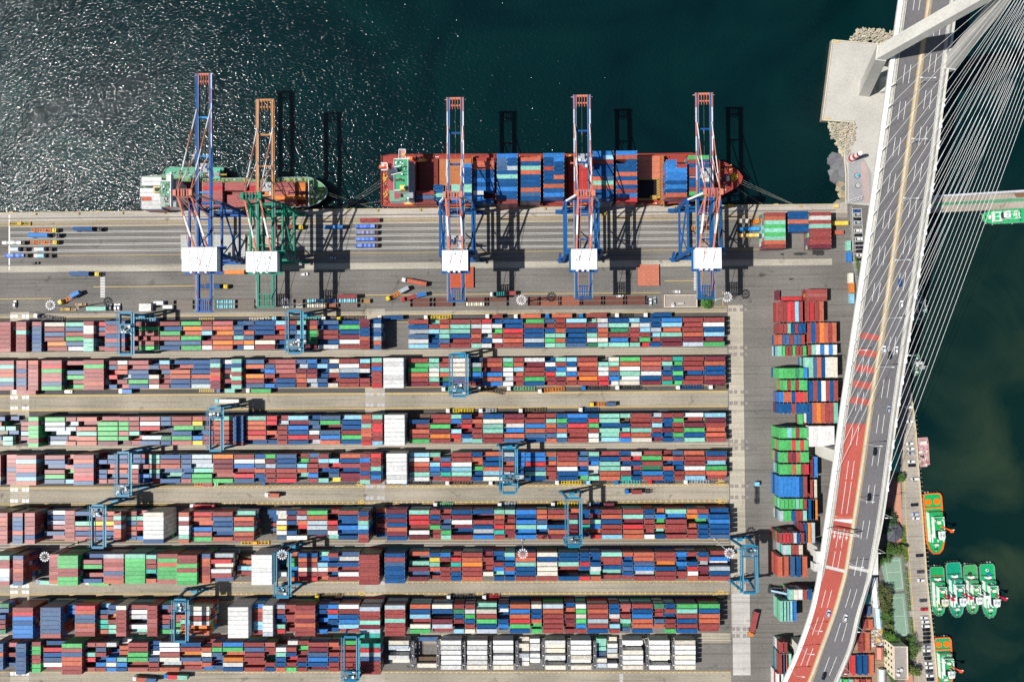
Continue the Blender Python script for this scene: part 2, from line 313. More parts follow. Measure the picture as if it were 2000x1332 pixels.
# crane rails, kerb line and bollards
def rail(off, nm, x1):
    m = MB(); y = Yoff(off)
    m.box(XL, y-.35, .001, x1, y-.08, .03, (.09, .08, .07)); m.box(XL, y+.08, .001, x1, y+.35, .03, (.09, .08, .07)); m.box(XL, y-.07, .001, x1, y+.07, .09, (.3, .27, .24))
    m.build('crane_rail', PAINT, label=nm, cat='rail')
rail(12.5, 'steel crane rail beside the quay edge, nearest the water', P(1632, 400).x); rail(105.5, 'steel crane rail behind the white lane lines, landward', P(1620, 503).x)
m = MB(); m.box(XL, QE-.5, .0, XR-.2, QE+.0, .28, (.40, .33, .2)); m.build('quay_kerb', CONC, kind='structure')
for i, u in enumerate(range(-12, 1640, 83)):
    u = u+uni(-4, 4)
    p = P(u, 400); m = MB(); m.tube((0, 0, 0), (0, 0, .55), .38, (.33, .24, .08), 10); m.tube((0, 0, .55), (0, 0, .78), .6, (.38, .28, .08), 10, .5)
    m.cbox(0, 0, .0, 1.8, 1.5, .08, (.28, .22, .12))
    m.build('mooring_bollard', PAINT, loc=(p.x, QE-1.3, 0), label='squat iron mooring bollard at quay edge, %s from the left' % od(i+1), cat='bollard', group='bollards along the quay edge')
    m = MB(); m.box(-1.1, -.0, -2.4, 1.1, .55, -.1, (.04, .04, .04)); m.box(-1.3, .0, -.3, 1.3, .5, .02, (.42, .33, .14))
    if i % 2 == 0: m.build('quay_fender', RUBBER, loc=(p.x+12, QE, 0), label='rubber fender with yellow cap on quay wall, %s from the left' % od(i//2+1), cat='fender', group='fenders on the quay wall')
# ================================================================ CONTAINERS
CT = []                               # every container: x, y, z, length, height, rz, colour letter, label, group, shows
def put(x, y, z, ln, c, rz=0, label=None, group='containers stacked in the yard', top=True, h=2.59, force=False):
    CT.append([x, y, z, ln, h, rz, c, label, group, top, force])
PAL = 'RRRRRMMSSBBBUNNTTGGKWAQOEV'
def column(x, y0, pitch, letters, ln, base, lab, tight, rz=0, dx=0, dy=-1):
    for i, ch in enumerate(letters):
        y = y0+dy*(pitch*i+1.22)
        if ch == '.': n = R_.choice((0, 1, 1)) if rnd() < .8 else 2
        elif ch.islower(): n = max(1, base-R_.choice((1, 2)))
        else: n = base if tight or rnd() < .8 else base-1
        c = ch.upper() if ch != '.' else R_.choice('RMBNZ')
        for k in range(n):
            t = k == n-1; j = 0 if tight else .12
            if rz: px, py = x+(y-y0), lab[1]
            else: px, py = x, y
            put(px+uni(-j, j), py+uni(-.03, .03), k*2.6, ln, c if t or (tight and rnd() < .6) else R_.choice(PAL), rz,
                lab[0] % od(i+1) if t and not rz else (lab[0] % od(i+1) if t else None), top=t)
HZ = 10.4
def block(bi, vtop, vbot, segs):
    yt, yb = P(709, vtop, HZ).y, P(709, vbot, HZ).y; vm = (vtop+vbot)/2
    pitch = (yt-yb-2.44)/5
    ci = 0
    for (u0, u1, base, txt) in segs:
        tv = vm-(u0-709)*.0065
        X0 = P(u0, tv, HZ).x; X1 = P(u1, tv, HZ).x; toks = txt.split(); n = sum(1 if t[0] in '2_' else 2 for t in toks); w = (X1-X0)/n; x = X0
        for t in toks:
            k = 1 if t[0] in '2_' else 2
            if t[0] != '_':
                ln = 6.06 if k == 1 else 12.19; tight = len(t) == 8; ci += 1; cx = x+w*k/2
                lab = ('%%s %s container, %%s row down, %s column from left, %s yard block' % ('short' if k == 1 else 'long', od(ci), od(bi)),)
                bb = base+(1 if tight and u0 < 760 and rnd() < .8 else 0)
                p7 = (yt-yb+1.0-2.44)/6
                lb = [lab[0]]
                for i, ch in enumerate(t[1:]):
                    pass
                y0 = yt+(.5 if tight else 0); pt = p7 if tight else pitch
                for i, ch in enumerate(t[1:]):
                    y = y0-(pt*i+1.22)
                    if ch == '.': nn = 0 if rnd() < .35 else 1
                    elif ch.islower(): nn = max(1, bb-R_.choice((1, 2)))
                    else: nn = bb if tight or rnd() < .82 else bb-1
                    wht = sum(k_ in 'WCA' for k_ in t[1:]) >= 3 and bi == 8 and u0 > 750
                    c = ch.upper() if ch != '.' else R_.choice('WWC' if wht else 'RMBNZ')
                    for q in range(nn):
                        tp = q == nn-1; j = 0 if tight else .11
                        cc = 'W' if wht and not tp else c if tp or (tight and rnd() < .55) or c in 'WC' and tight else R_.choice(PAL)
                        put(cx+uni(-j, j), y+uni(-.03, .03), q*2.6, ln, cc, 0, lab[0] % (CN[cc], od(i+1)) if tp else None, 'containers in the yard block rows', tp)
            x += w*k
block(1, 625.3, 680.8, [
 (-13, 28, 4, '4PRRRRRP'), (-60, -18, 4, '4RRBGSR'), (36.5, 58, 4, '2PPTRRRR'), (60, 82, 4, '2PNNBBNN'),
 (86, 745, 4, '4CRNRoR 4TNRGNW 2RCCRTTT 2ENRs.R 4NRPBPNR 2RmrSbR 4MGPRPG 4RBGPNB 4GoSGNG 2RPKmPW 4PSOROS 2bNBTSb 2NbSNOW 4BBBrCR 2KESRbb 2RBNnTT 2T.KNWm 2RSGGVM 4NBRRBW 4bGBMWR 2MMBBSRR 2BANBASN'),
 (795, 1418.5, 3, '4RBaNWK 2tRKbBB 2RSTTNR 4RTTBRR 2RARSRT 2EWWaBW 2BWGRWR 4BBERSR 4GRBBAB 2NRBTGT 2RRSTST 4KRBBBN 2tMBTWV 2WASSCT 4BTvRUT 2KCRR.T 2BaKRGE 2BBAKRB 4UKSTMM 4RRRSMA 4RWBKMG')])
block(2, 701.2, 756, [
 (-13, 28, 4, '4PTSSTNP'), (-60, -18, 4, '4RRBGSRM'), (37, 58.5, 4, '2PPBRNNR'), (60, 81, 4, '2SRPPPPR'),
 (86, 723, 4, '4PEGPPNG 4P.NGRG 4RGRRRSR 2RNEErB 2WSSaRP 4PPNbGB 2bN.CRC 2KRNrRR 4BpSSBB 4BBBSNA 2NTMSEMM 2WBRWRb 2TBTRTRT 4NS.ORN 2rNURrU 4PPPrBB 2NaMSSR 2UBMRAa 2bKbBNB 2CBCRrC 4RWABRR 2KRW.RR'),
 (727, 748, 4, '2TRURRRE'), (749, 791, 4, '4WWWWWWW'),
 (795, 1420.5, 3, '4RGGSRM 2TTWCTR 2rRTSvB 4WCCCNr 2bAVUBm 4RSMUSU 2TGWWaW 2RSKSRR 4WmRRGB 2.WBERR 2TRUTMR 2KBWUSR 4RSRSOR 2.TWWEE 2CTSNUw 4GSWTWC 4RSPWBM 2RTNBRQ 2QgBGBG 4RRR.RR 4MSBBRM')])
block(3, 811.5, 867, [
 (-24, 20, 3, '2bRT.B. 2b.t.TT'), (34, 55, 3, '2.RRKR.'), (60, 82, 4, '2GRGGGRG'),
 (87, 749, 4, '4GWAaNA 2RAA.SS 4SrSTSS 4RGGGGM 2RGGPGM 2PRRTsR 4PWE.aN 2NN..VB 4RRGBGP 2SYvbUY 2RmRNRR 4TSSRRR 2BBBBBBM 4TSSESB 2EE.Srb 2RaRRRR 4KMUBEB 2BNNWRA 4NG.NUS 4KBBRGB 2SRTSSRE 2TREERRK'),
 (751, 793, 4, '4WWWWWWW'),
 (797, 1421.5, 3, '4.BRSRG 4RRGMOR 2TU.KES 2BRE.BK 2rSRRRT 4BCTTRR 4MRWUSN 4RRUSNB 2RTSRNS 2BGNSKN 4UBERRR 2BEGRWC 4TTBTtK 2T.BTEU 4RRRTSC 2aRKRBM 2RBBMbB 2RGRRGN 4W.MGBT 4KMRSSR')])
block(4, 886.2, 941.5, [
 (-36, 9, 4, '2NBRBSBN 2RRRRPCN'), (12, 33.5, 4, '2PPRNRRR'), (36, 78, 4, '4PKSPBKS'),
 (86.5, 746, 4, '4RBNRGN 2S.PG.K 4RSNRPEN 2.BmBBP 4NBSSNR 2NBWRRR 2RbP.UB 2TTSTNE 4BRSNtB 2BNNBBP 4AAATGG 4OMMRPG 4RWUrEN 2BCNSBB 2GMARRR 4NBNRRE 2rGKSt. 2NRRRUR 2RKRb.T 2.KEBNY 4SBRBMM 2RUMRBRT 2ERRTBUR'),
 (756, 796, 4, '4WWWWWWW'),
 (797, 1423, 3, '4KWSRTW 2TRKUNR 2.NEBQR 4RRWKTR 2BSsGBB 4SbBSKC 2ANSRA. 2UUUbba 4UUENTB 2SNsRRR 4RRSWBB 2NNPbUG 2TBUCaT 4RBTTSS 2bRBWRQ 2WEBrBB 4RGRvUR 2rSbSBB 2NRbBRR 4SRRWSK 4BRkGSR')])
block(5, 996.8, 1053.5, [
 (-13, 28, 5, '4PSSRPPR'), (36, 57, 5, '2PNBBSNN'), (60, 80, 5, '2PRRPPBP'),
 (86, 287, 4, '4WbAPNP 2PRRRPRP 4B.TPBP 4SRYSBN 2RTRASSR 2RTNSPN 2PTREtU'), (289, 328, 5, '4CWWWWWB'),
 (357, 500, 5, '2SWRWWTS 4ESSUPG 4RNBNbS 4TSRTSR'), (520, 700, 4, '2bb.... 2WCWYWN 2BMB.BW 2RASE.W 4GSAAN. 2R.ERWT 4RBbUBB'), (703, 724, 5, '2BRTKBRR'),
 (731, 752, 2, '2SBMSMB'), (755, 795, 4, '4MBMBSMB'),
 (798, 1426.5, 4, '4TEERWM 2RBMGRr 2RMNNGT 4BMWMbR 4B.RBAU 2TSREQR 2TmrSMR 4UBUTUU 2SSNKbR 4RS.BSM 2SMTMMm 2BBRQsb 2BmTUSE 4RSBRRK 4RTMESS 2BNRRRW 2SUGStB 4TURRRR 2SO.SRR 2RUgBBB 4BBUBBN')])
block(6, 1079.8, 1134.2, [
 (-10, 33, 5, '4TRRWWAP'), (37, 58, 5, '2NPRSRRN'), (101, 122, 5, '2PPPRPRS'),
 (122.5, 415, 5, '4GGGRRGG 4BPG.PB 4APRPNPS 4TGGGGGG 2TRRQbS 4RGSGGGP 4RRGRGGG 2NSSRRSS'), (415, 457, 5, '4AECWRN'), (462, 497, 3, '4..SKR.'), (497, 538, 5, '4WWWWWWW'),
 (540, 701, 4, '2..b.W. 2SVGUBS 4BSRCRE 2TUKWRS 2RBBSBR 4NWBRWR'), (704, 745, 5, '4RRRRRRR'), (752, 793, 4, '4BRNBBBB'),
 (797, 1427, 4, '4S.TMNM 2BYTSbr 2UR.RRR 2REQRBB 4RSORRS 2MRRRC. 2BBRUTB 2TUBRUB 4RSTBBR 4CBCCCR 4BBTr.B 2BBEB.E 2BBBWTS 4TRRBtR 2SbBNBR 4SSNUAR 4RROBRR 2UbUBRR 2R.BEWS 2BRAMmR 4RUwABR')])
block(7, 1180.5, 1236.5, [
 (-10, 12, 4, '2VNBMRV'), (36, 77, 5, '4REUBUUU'), (90, 130, 5, '4NNNNNNP'),
 (131, 372, 4, '2UUb.b. 4ESNNSPR 2KBRQQS 2BNORTT 2CRRRRRP 4RWWbWT 2RRRPPRR 2NRRRNG 2RBPPGT 2RbSTRO'), (372, 414, 5, '4CWRWOS'),
 (451, 493, 5, '4WWWWWWW'), (495, 702, 4, '2USRRKKR 2WWWWWWA 2ARBbTE 2RRRrrr 4RRSMSRR 2BBbU.U 2UEUBbB 4WRBUKR'), (705, 747, 5, '4ARRTMAQ'), (752, 794, 5, '4ARRTRRR'),
 (799, 1408, 4, '4SBKRCG 4CB.MAR 2RVBR.K 2RWGBRC 4TCRGBA 2BWbBUb 4SUSEGB 2CBBSGG 4ASRRRR 2bsRMRR 2WGCGUR 4RSRARB 2BBWRKR 2PpRTVN 4RBUSSB 2VRRNS. 2BRBRRG 4GTRBRB 4GBSSRR')])
block(8, 1254.3, 1311, [
 (-8, 13, 4, '2NNSNNN.'), (14, 33, 4, '2PNRNN.'), (36.5, 57, 4, '2NNBNNNN'), (59, 80, 4, '2RGGRRGG'),
 (84, 746, 4, '4BEBNWr 4GPNSSRR 2PtTEbP 2PNRbUR 2W.bUCU 2wSSTUB 4RRGGrP 2bBWNRR 4WWPCAS 4BRONSR 2rSCNSU 2RGNNbN 4UGSOWB 4RNRRRR 2PRR.RB 2.WTBBS 2WRBERG 2RGrMBR 4RMNUBM 2SRRBRR 4GRRRRR 4QEANRRR'),
 (757, 798, 3, '4CA.WC.'), (812, 852, 2, '4.....C'), (860, 900, 3, '4WWWWWW'), (911.5, 951.5, 3, '4WWWWWC'), (962.5, 1002.5, 3, '4WWWWWC'),
 (1013, 1056, 2, '2CC.A.C 2WW.WW.'), (1065, 1105, 3, '4WCCW.C'), (1115.5, 1156, 3, '4WWWCWC'), (1166, 1209.5, 2, '2TTT.CA 2.WAC.W'), (1217, 1258, 3, '4W.CWWC'), (1268.5, 1311, 3, '4WWWC.W'), (1319, 1362, 3, '4CWWCWC')])
# blocks just below the frame edge so the yard goes on
# ---- north-south stacks in the bend of the road (u left, u right, v top, v bottom of the tops, tiers, letters west to east, feet)
ki = 0
def nsrow(u0, u1, v0, v1, tiers, letters, ln):
    global ki
    if u0 < 1518: u0 += 8
    ki += 1; hz = tiers*2.6; a, b = P(u0, v0, hz), P(u1, v1, hz); n = len(letters); cy = (a.y+b.y)/2
    pit = (b.x-a.x-2.44)/(n-1) if n > 1 else 0
    for i, ch in enumerate(letters):
        nn = max(1, tiers-R_.choice((1, 2))) if ch.islower() else tiers
        for q in range(nn):
            tp = q == nn-1; cc = ch.upper() if tp or rnd() < .5 else R_.choice(PAL)
            put(a.x+1.22+pit*i, cy+uni(-.08, .08), q*2.6, ln, cc, math.pi/2,
                ('%s upright container, %s from left, %s row down beside viaduct' % (CN[cc], od(i+1), od(ki))) if tp else None, 'containers stacked north to south beside the viaduct', tp)
for r in ((1522, 1568, 590, 628, 4, 'RREEKR', 12.19), (1572.5, 1609, 589, 628, 3, 'RERS', 12.19), (1515, 1574, 632, 651, 4, 'RRTBRBB', 6.06), (1576, 1634, 630, 670, 3, 'RBROSRS', 12.19),
          (1512, 1572, 654, 673, 4, 'SNNRNNR', 6.06), (1512, 1575, 676, 695, 4, 'TGRRGRRG', 6.06), (1577, 1635, 673, 693, 3, 'RTWUWUW', 6.06), (1572, 1636, 698, 737, 4, 'TTNSBWCC', 12.19),
          (1514, 1577, 719, 739, 5, 'GGGGVGU', 6.06), (1529, 1577, 743, 762, 4, 'GRGRGG', 6.06), (1580, 1637, 744, 783, 4, 'BRBWRBR', 12.19), (1514, 1578, 766, 785, 4, 'USSBEES', 6.06),
          (1514, 1579, 788, 807, 4, 'BBBRBBB', 6.06), (1578, 1637, 787, 826, 4, 'BSOSRRT', 12.19), (1560, 1578, 809, 828, 2, 'Gs', 6.06), (1514, 1578, 836, 855, 5, 'GGKGRGG', 6.06),
          (1580, 1630, 832, 872, 5, 'WWWWWW', 12.19), (1514, 1579, 860, 879, 5, 'GGGEGEG', 6.06), (1514, 1580, 883, 903, 5, 'GGRMSGG', 6.06), (1523, 1580, 907, 926, 4, 'GGGSGRE', 6.06),
          (1582, 1597, 893, 931, 3, 'MU', 12.19), (1514, 1577, 931, 970, 5, 'UUUUUBR', 12.19), (1582, 1596, 937, 975, 3, 'RC', 12.19), (1517, 1576, 975, 993, 4, 'GGGGTGR', 6.06), (1580, 1597, 976, 1014, 4, 'BBO', 12.19),
          (1515, 1576, 998, 1016, 4, 'AGGBRRT', 6.06), (1563, 1592, 1021, 1060, 4, 'MBOA', 12.19), (1513, 1571, 1041, 1060, 5, 'REERABR', 6.06), (1529, 1568, 1065, 1083, 4, 'ATRRC', 6.06),
          (1520, 1577, 1087, 1126, 5, 'SSNBS', 12.19), (1541, 1586, 1151, 1171, 4, 'TCWRB', 6.06), (1523, 1556, 1173, 1213, 4, 'TTTKU', 12.19), (1515, 1538, 1253, 1275, 4, 'RR', 6.06),
          (1514, 1546, 1274, 1318, 4, 'RNST', 12.19), (1514, 1526, 1316, 1355, 4, 'WW', 12.19)): nsrow(*r)
def single(u, v, z, ln, c, rz, lab, group='containers standing apart on the paving', force=True, zb=None):
    p = P(u, v, z+2.6 if zb is None else z+2.6); put(p.x, p.y, z, ln, c, rz, lab, group, True, force=force)
def estack(u, v0, v1, tiers, letters, nm):
    hz = tiers*2.6; a = P(u, v0, hz); b = P(u, v1, hz); pit = (a.y-b.y-2.44)/(len(letters)-1)
    for i, ch in enumerate(letters):
        for q in range(tiers):
            tp = q == tiers-1; cc = ch if tp or rnd() < .6 else R_.choice(PAL)
            put(a.x, a.y-1.22-pit*i, q*2.6, 12.19, cc, 0, ('%s long container, %s down in the %s' % (CN[cc], od(i+1), nm)) if tp else None, 'containers in the quayside stacks', tp)
estack(1514, 415, 485, 4, 'RSTGTGTSR', 'left quayside stack'); estack(1559, 413, 453, 3, 'BBSBB', 'middle quayside stack'); estack(1603, 414, 485, 4, 'RWRTRRRRM', 'right quayside stack')
estack(1595.5, 565, 588, 3, 'RPR', 'small stack north of the red rows')
HP = math.pi/2
single(1641, 436, 0, 10, 'Y', 0, 'yellow container lying beside the right quayside stack'); single(1638, 454, 0, 6.06, 'S', 0, 'short salmon container just below the yellow one by the fence')
single(1658, 480, 0, 6.06, 'T', HP, 'mint green upright container at the car park fence'); single(1660, 502, 0, 6.06, 'U', HP, 'azure container at the car park fence below the mint one')
single(1663, 543, 0, 6.06, 'C', HP, 'cream container under the viaduct edge by the fence'); single(1665, 562, 0, 6.06, 'O', HP, 'orange container under the viaduct edge, between cream and pale ones'); single(1665, 583, 0, 6.06, 'K', HP, 'pale blue container lowest in the line by the fence')
single(1519, 577, 0, 6.06, 'M', HP, 'short maroon container standing alone above the red rows'); single(1546, 583.5, 0, 12.19, 'E', 0, 'long bright red container lying above the red rows')
for u, v, c, l, t in ((1652, 1300, 'R', 12.19, 'maroon container at the left of the dirt yard row'), (1667, 1299, 'E', 12.19, 'bright red container in the dirt yard row'), (1679.5, 1298, 'B', 12.19, 'deep blue container left of two in the dirt yard'),
                      (1691, 1298, 'B', 12.19, 'deep blue container right of two in the dirt yard'), (1703, 1298, 'S', 12.19, 'salmon container at right end of the dirt yard row'),
                      (1683, 1254, 'R', 12.19, 'dark red container in the middle of the dirt yard'), (1695, 1254, 'S', 12.19, 'salmon container in the middle of the dirt yard'),
                      (1689, 1219, 'R', 6.06, 'short red container under the sheds, left one'), (1701, 1219, 'S', 6.06, 'short salmon container beside the pale blue shed'), (1695, 1169, 'Q', 6.06, 'short turquoise container beside the viaduct and white shed'), (1697, 1193, 'N', 6.06, 'short blue container beside the viaduct and white shed'),
                      (1685, 1193, 'M', 6.06, 'short maroon container half under the viaduct'), (1677, 1219, 'Q', 6.06, 'short turquoise container half under the viaduct'),
                      (1640, 1335, 'T', 6.06, 'mint container in the lowest dirt yard row'), (1652, 1336, 'G', 6.06, 'green container in the lowest dirt yard row'), (1663, 1336, 'T', 6.06, 'mint container right of green in lowest dirt yard row'), (1674, 1336, 'S', 6.06, 'salmon container in the lowest dirt yard row'), (1686, 1336, 'R', 6.06, 'maroon container in the lowest dirt yard row'), (1697, 1336, 'S', 6.06, 'salmon container at right end of lowest dirt yard row')):
    single(u, v, 0, l, c, HP, t, 'containers in the dirt yard')
single(457.5, 531.5, 0, 12.19, 'O', 0, 'bright orange container alone on the asphalt right of the machinery house'); single(722, 430, 0, 12.19, 'R', 0, 'red container alone on the apron near the quay edge')
single(678, 579, 2.6, 12.19, 'R', 0, 'red container on top beside the blue-sheeted racks'); single(1716-700, 0, 0, 6, 'R', 0, None) if 0 else None
single(187, 603, 0, 12.19, 'T', 0, 'pale mint container behind the lamp mast by the yard kerb'); single(283, 597, 2.6, 7.5, 'W', 0, 'white container pair top on the kerb strip'); single(309, 592, 0, 6.06, 'W', 0, 'short white container right of the white pair'); single(327, 600, 0, 6.06, 'W', 0, 'short white container at end of the white group')
put(P(283, 604, 2.6).x, P(283, 604, 2.6).y, 0, 7.5, 'W', 0, 'white container below the white pair on the kerb strip', top=True, force=True)
CAST = (.55, .55, .54)
def cbox_(mb, x, y, z, ln, h, rz, col, cast, shade=1):
    mb.cbox(x, y, z, ln, 2.44, h, col, jit((lambda k_: tuple(c*k_ for c in col))(uni(.93, 1.1)), .02), a=rz)
    if cast:
        c, s = math.cos(rz), math.sin(rz)
        for dx in (-1, 1):
            for dy in (-1, 1):
                X, Y = dx*(ln/2-.09), dy*(1.22-.085); mb.cbox(x+X*c-Y*s, y+X*s+Y*c, z+h-.13, .2, .18, .15, CAST, a=rz)
            X = dx*(ln/2-.35); mb.cbox(x+X*c, y+X*s, z+h-.02, .07, 2.3, .035, tuple(k*.7 for k in col), a=rz)
def roofdet(mb, ln, h, col):           # roof bows and patches on the full containers
    n = int(ln/1.1)
    for i in range(1, n):
        x = -ln/2+ln*i/n; mb.box(x-.09, -1.1, h-.015, x+.09, 1.1, h+.012, tuple(k*.86 for k in col))
def finish_containers():
    vis = [c for c in CT if c[9]]
    vis.sort(key=lambda c: (-c[10], -(c[3]*((H/(H-c[2]-c[4]))**2)*(1+.6*(abs(c[0])+abs(c[1]))/H))))
    ind = []; seen = set()
    for c in vis:
        if len(ind) >= 300: break
        p = c[0], c[1]
        if abs(p[0]+0) > 322 or abs(p[1]) > 218 or not c[7] or c[7] in seen: continue
        seen.add(c[7]); ind.append(c)
    ids = set(id(c) for c in ind); st = MB()
    for c in CT:
        x, y, z, ln, h, rz, ch, lab, grp, tp, fo = c; kk = R_.choice((1, 1, .93, .85, .74)); col = jit(C[ch], .13) if ch not in 'WC' else tuple(k_*kk for k_ in C[ch]); lm = sum(col)/3; col = tuple(k_*.9+lm*.1 for k_ in col)
        if id(c) in ids:
            m = MB(); cbox_(m, 0, 0, 0, ln, h, 0, col, True); roofdet(m, ln, h, col)
            m.build('shipping_container', BOXP, loc=(x, y, z), rz=rz, label=lab, cat='shipping container', group=grp)
        else: cbox_(st, x, y, z, ln, h, rz, col, tp)
    st.build('stacked_containers', BOXP, label='coloured shipping containers filling the yard blocks in long rows', cat='shipping containers', kind='stuff')
    print('containers', len(CT), 'individual', len(ind))
# ================================================================ QUAY CRANES
WS = (.66, .66, .68); SAL = (.50, .175, .12); BLU = (.008, .075, .23); BL2 = (.003, .07, .27); GRN = (.01, .20, .12); OCH = (.42, .20, .085)
def striped(p, q, w, h, cols, n, mbs):
    p = Vector(p); q = Vector(q)
    for i in range(n): mbs.beam(p+(q-p)*i/n, p+(q-p)*(i+1)/n, w, h, cols[i % len(cols)])
def sts(ut, vt, zb, bw, vback, legc, boomc, stripe, apexc, strut, house, lab, trol, spread=None, dz=16.5, name='quay_crane'):
    wy, ly = Yoff(12.5), Yoff(105.5); X = P(ut, vt, zb).x; tip = P(ut, vt, zb).y-wy; back = P(ut, vback, zb).y-wy; ly -= wy
    r = thing(name, (X, wy, 0), 0, lab, 'quay crane', 'ship-to-shore cranes along the quay')
    hw = 9.3; tz = zb-1.2
    for sx in (-1, 1):
        for yy in (0, ly):
            m = MB(); m.beam((sx*hw, yy, 2.6), (sx*hw, yy, tz), 1.5, 1.9, legc); 
            for k in range(5): m.box(sx*hw-.9, yy-1.1, 6+k*6, sx*hw+.9, yy+1.1, 6.25+k*6, legc)
            lg = m.build('leg', PAINT, r)
            m = MB(); m.box(sx*hw-3.6, yy-.75, .9, sx*hw+3.6, yy+.75, 2.0, legc)
            for k in range(-3, 5): m.tube((sx*hw+k*.9-.4, yy-.35, .45), (sx*hw+k*.9-.4, yy+.35, .45), .42, DK, 8)
            m.build('bogie', PAINT, lg)
    for yy in (0, ly):
        m = MB(); m.box(-hw-3, yy-.8, 2.0, hw+3, yy+.8, 3.6, legc); m.build('sill_beam', PAINT, r)
    for q in (13.5, tz):
        for yy in (0, ly): m = MB(); m.beam((-hw, yy, q), (hw, yy, q), 1.3, 2.0, legc); m.build('portal_beam', PAINT, r)
        for sx in (-1, 1): m = MB(); m.beam((sx*hw, 0, q), (sx*hw, ly, q), 1.0, 1.4, legc); m.build('side_beam', PAINT, r)
    for sx in (-1, 1):
        m = MB(); m.tube((sx*hw, 0, tz-1), (sx*hw, ly, 14.3), .55, legc, 8); m.tube((sx*hw, ly, tz-1), (sx*hw, ly*.45, 14.3), .35, legc, 8)
        m.build('diagonal_brace', PAINT, r)
    # stairs and cable reel on the landside right leg
    m = MB()
    for k in range(9):
        z = 3+k*3.6; a, b = (0, 3.2) if k % 2 else (3.2, 0)
        m.beam((hw+1.6, ly+a-1.5, z), (hw+1.6, ly+b-1.5, z+3.6), .8, .15, STEEL); m.box(hw+.7, ly+b-2.3, z+3.5, hw+2.4, ly+b-.8, z+3.62, STEEL)
    m.build('stair_tower', PAINT, r)
    m = MB(); m.tube((-hw-2.6, ly+1.5, 6.5), (-hw-1.4, ly+1.5, 6.5), 2.3, legc, 16); m.tube((-hw-2.8, ly+1.5, 6.5), (-hw-1.2, ly+1.5, 6.5), .8, DK, 10); m.box(-hw-3, ly-2, 3, -hw-1, ly+0, 5.4, legc)
    m.build('cable_reel', PAINT, r)
    m = MB(); m.box(-hw-4.6, -1.2, 3.0, -hw-1.0, 1.0, 5.4, legc); m.build('power_cabinet', PAINT, r)
    m = MB(); m.box(hw+1, -1.2, 3.0, hw+4.2, 1.0, 4.6, legc); m.build('power_cabinet', PAINT, r)
    # boom and girder
    m = MB(); g = bw/2-.45
    for sx in (-1, 1):
        m.beam((sx*g, 2, zb), (sx*g, tip, zb), .95, 1.9, boomc)
        if not stripe and boomc == BL2 and sx > 0: striped((sx*(g+.62), tip*.42, zb+.55), (sx*(g+.62), tip, zb+.55), .55, .9, [WS, SAL], 5, m)
        if stripe: striped((sx*(g+.62), 2.5, zb+.55), (sx*(g+.62), tip, zb+.55), .55, .9, stripe, 7, m)
        else: m.box(sx*(g+.8)-.35, 2, zb+.4, sx*(g+.8)+.35, tip, zb+.5, tuple(c*.8 for c in boomc)); 
        for k in range(int(tip/2.4)): y = 2.5+k*2.4; m.box(sx*(g+1.05)-.04, y, zb+.5, sx*(g+1.05)+.04, y+.08, zb+1.5, STEEL)
        m.beam((sx*(g+1.05), 2.5, zb+1.5), (sx*(g+1.05), tip, zb+1.5), .08, .08, STEEL)
        m.beam((sx*(g-.62), 2, zb+1.0), (sx*(g-.62), tip, zb+1.0), .25, .2, (.2, .2, .2))
    tc = SAL if stripe or boomc == BL2 else boomc
    m.beam((-g-1, tip-.5, zb), (g+1, tip-.5, zb), 1.2, 1.6, tc); m.beam((-g, tip-4.5, zb), (g, tip-4.5, zb), .8, 1.2, tc)
    for k in range(5): x = -g+.9+k*(2*g-1.8)/4; m.beam((x, tip-6.8, zb+.9), (x, tip-.5, zb+.9), .3, .5, tuple(c*(.6+.2*(k % 2)) for c in tc))
    m.box(-g-2.2, tip-1, zb-.5, g+2.2, tip-.6, zb-.2, STEEL)
    bm = m.build('boom', PAINT, r)
    for f in (.66, .36, .08):
        m = MB(); y = tip*f; m.beam((-g, y, zb), (g, y, zb), .9, 1.3, legc if stripe else boomc if boomc != BL2 else (.02, .22, .55))
        if stripe:
            for k in (-.4, 0, .4): m.box(k*bw-.15, y-2.4, zb-.2, k*bw+.15, y, zb+.2, STEEL)
        m.build('cross_beam', PAINT, bm)
    m = MB()
    for sx in (-1, 1):
        m.beam((sx*g, 2, zb), (sx*g, back, zb), 1.1, 2.1, legc if name else boomc); m.beam((sx*(g+1.1), 2, zb+.5), (sx*(g+1.1), back, zb+.5), .7, .12, (.18, .2, .22))
        m.beam((sx*(g+1.45), 2, zb+1.6), (sx*(g+1.45), back, zb+1.6), .07, .07, STEEL)
    for k in (.15, .4, .62): m.beam((-g, back*k, zb), (g, back*k, zb), .7, 1.2, legc)
    m.beam((-g-1, back, zb), (g+1, back, zb), .9, 1.5, legc)
    for k in range(6): x = -g+.6+k*(2*g-1.2)/5; m.beam((x, back+.5, zb+1.1), (x, back+6.5, zb+1.1), .45, .7, tuple(c*(.7+.3*(k % 2)) for c in legc))
    m.beam((-g, back+3.5, zb+1.6), (g, back+3.5, zb+1.6), .35, .35, legc); m.beam((-g, back+7, zb+1), (g, back+7, zb+1), .6, .8, legc)
    m.build('back_girder', PAINT, r)
    # apex frame
    az = zb+dz; m = MB()
    for sx in (-1, 1):
        m.beam((sx*(hw-.2), 0, tz), (sx*g, 0, az), 1.0, 1.0, strut); m.beam((sx*g, -9, zb+1), (sx*g*.9, -.5, az), .55, .55, apexc)
    af = m.build('apex_frame', PAINT, r)
    m = MB(); m.beam((-g-1.2, 0, az), (g+1.2, 0, az), 1.4, 1.2, apexc); m.beam((-g, 2.2, az), (g, 2.2, az), .3, .3, apexc); m.beam((-g, -2.2, az), (g, -2.2, az), .3, .3, apexc)
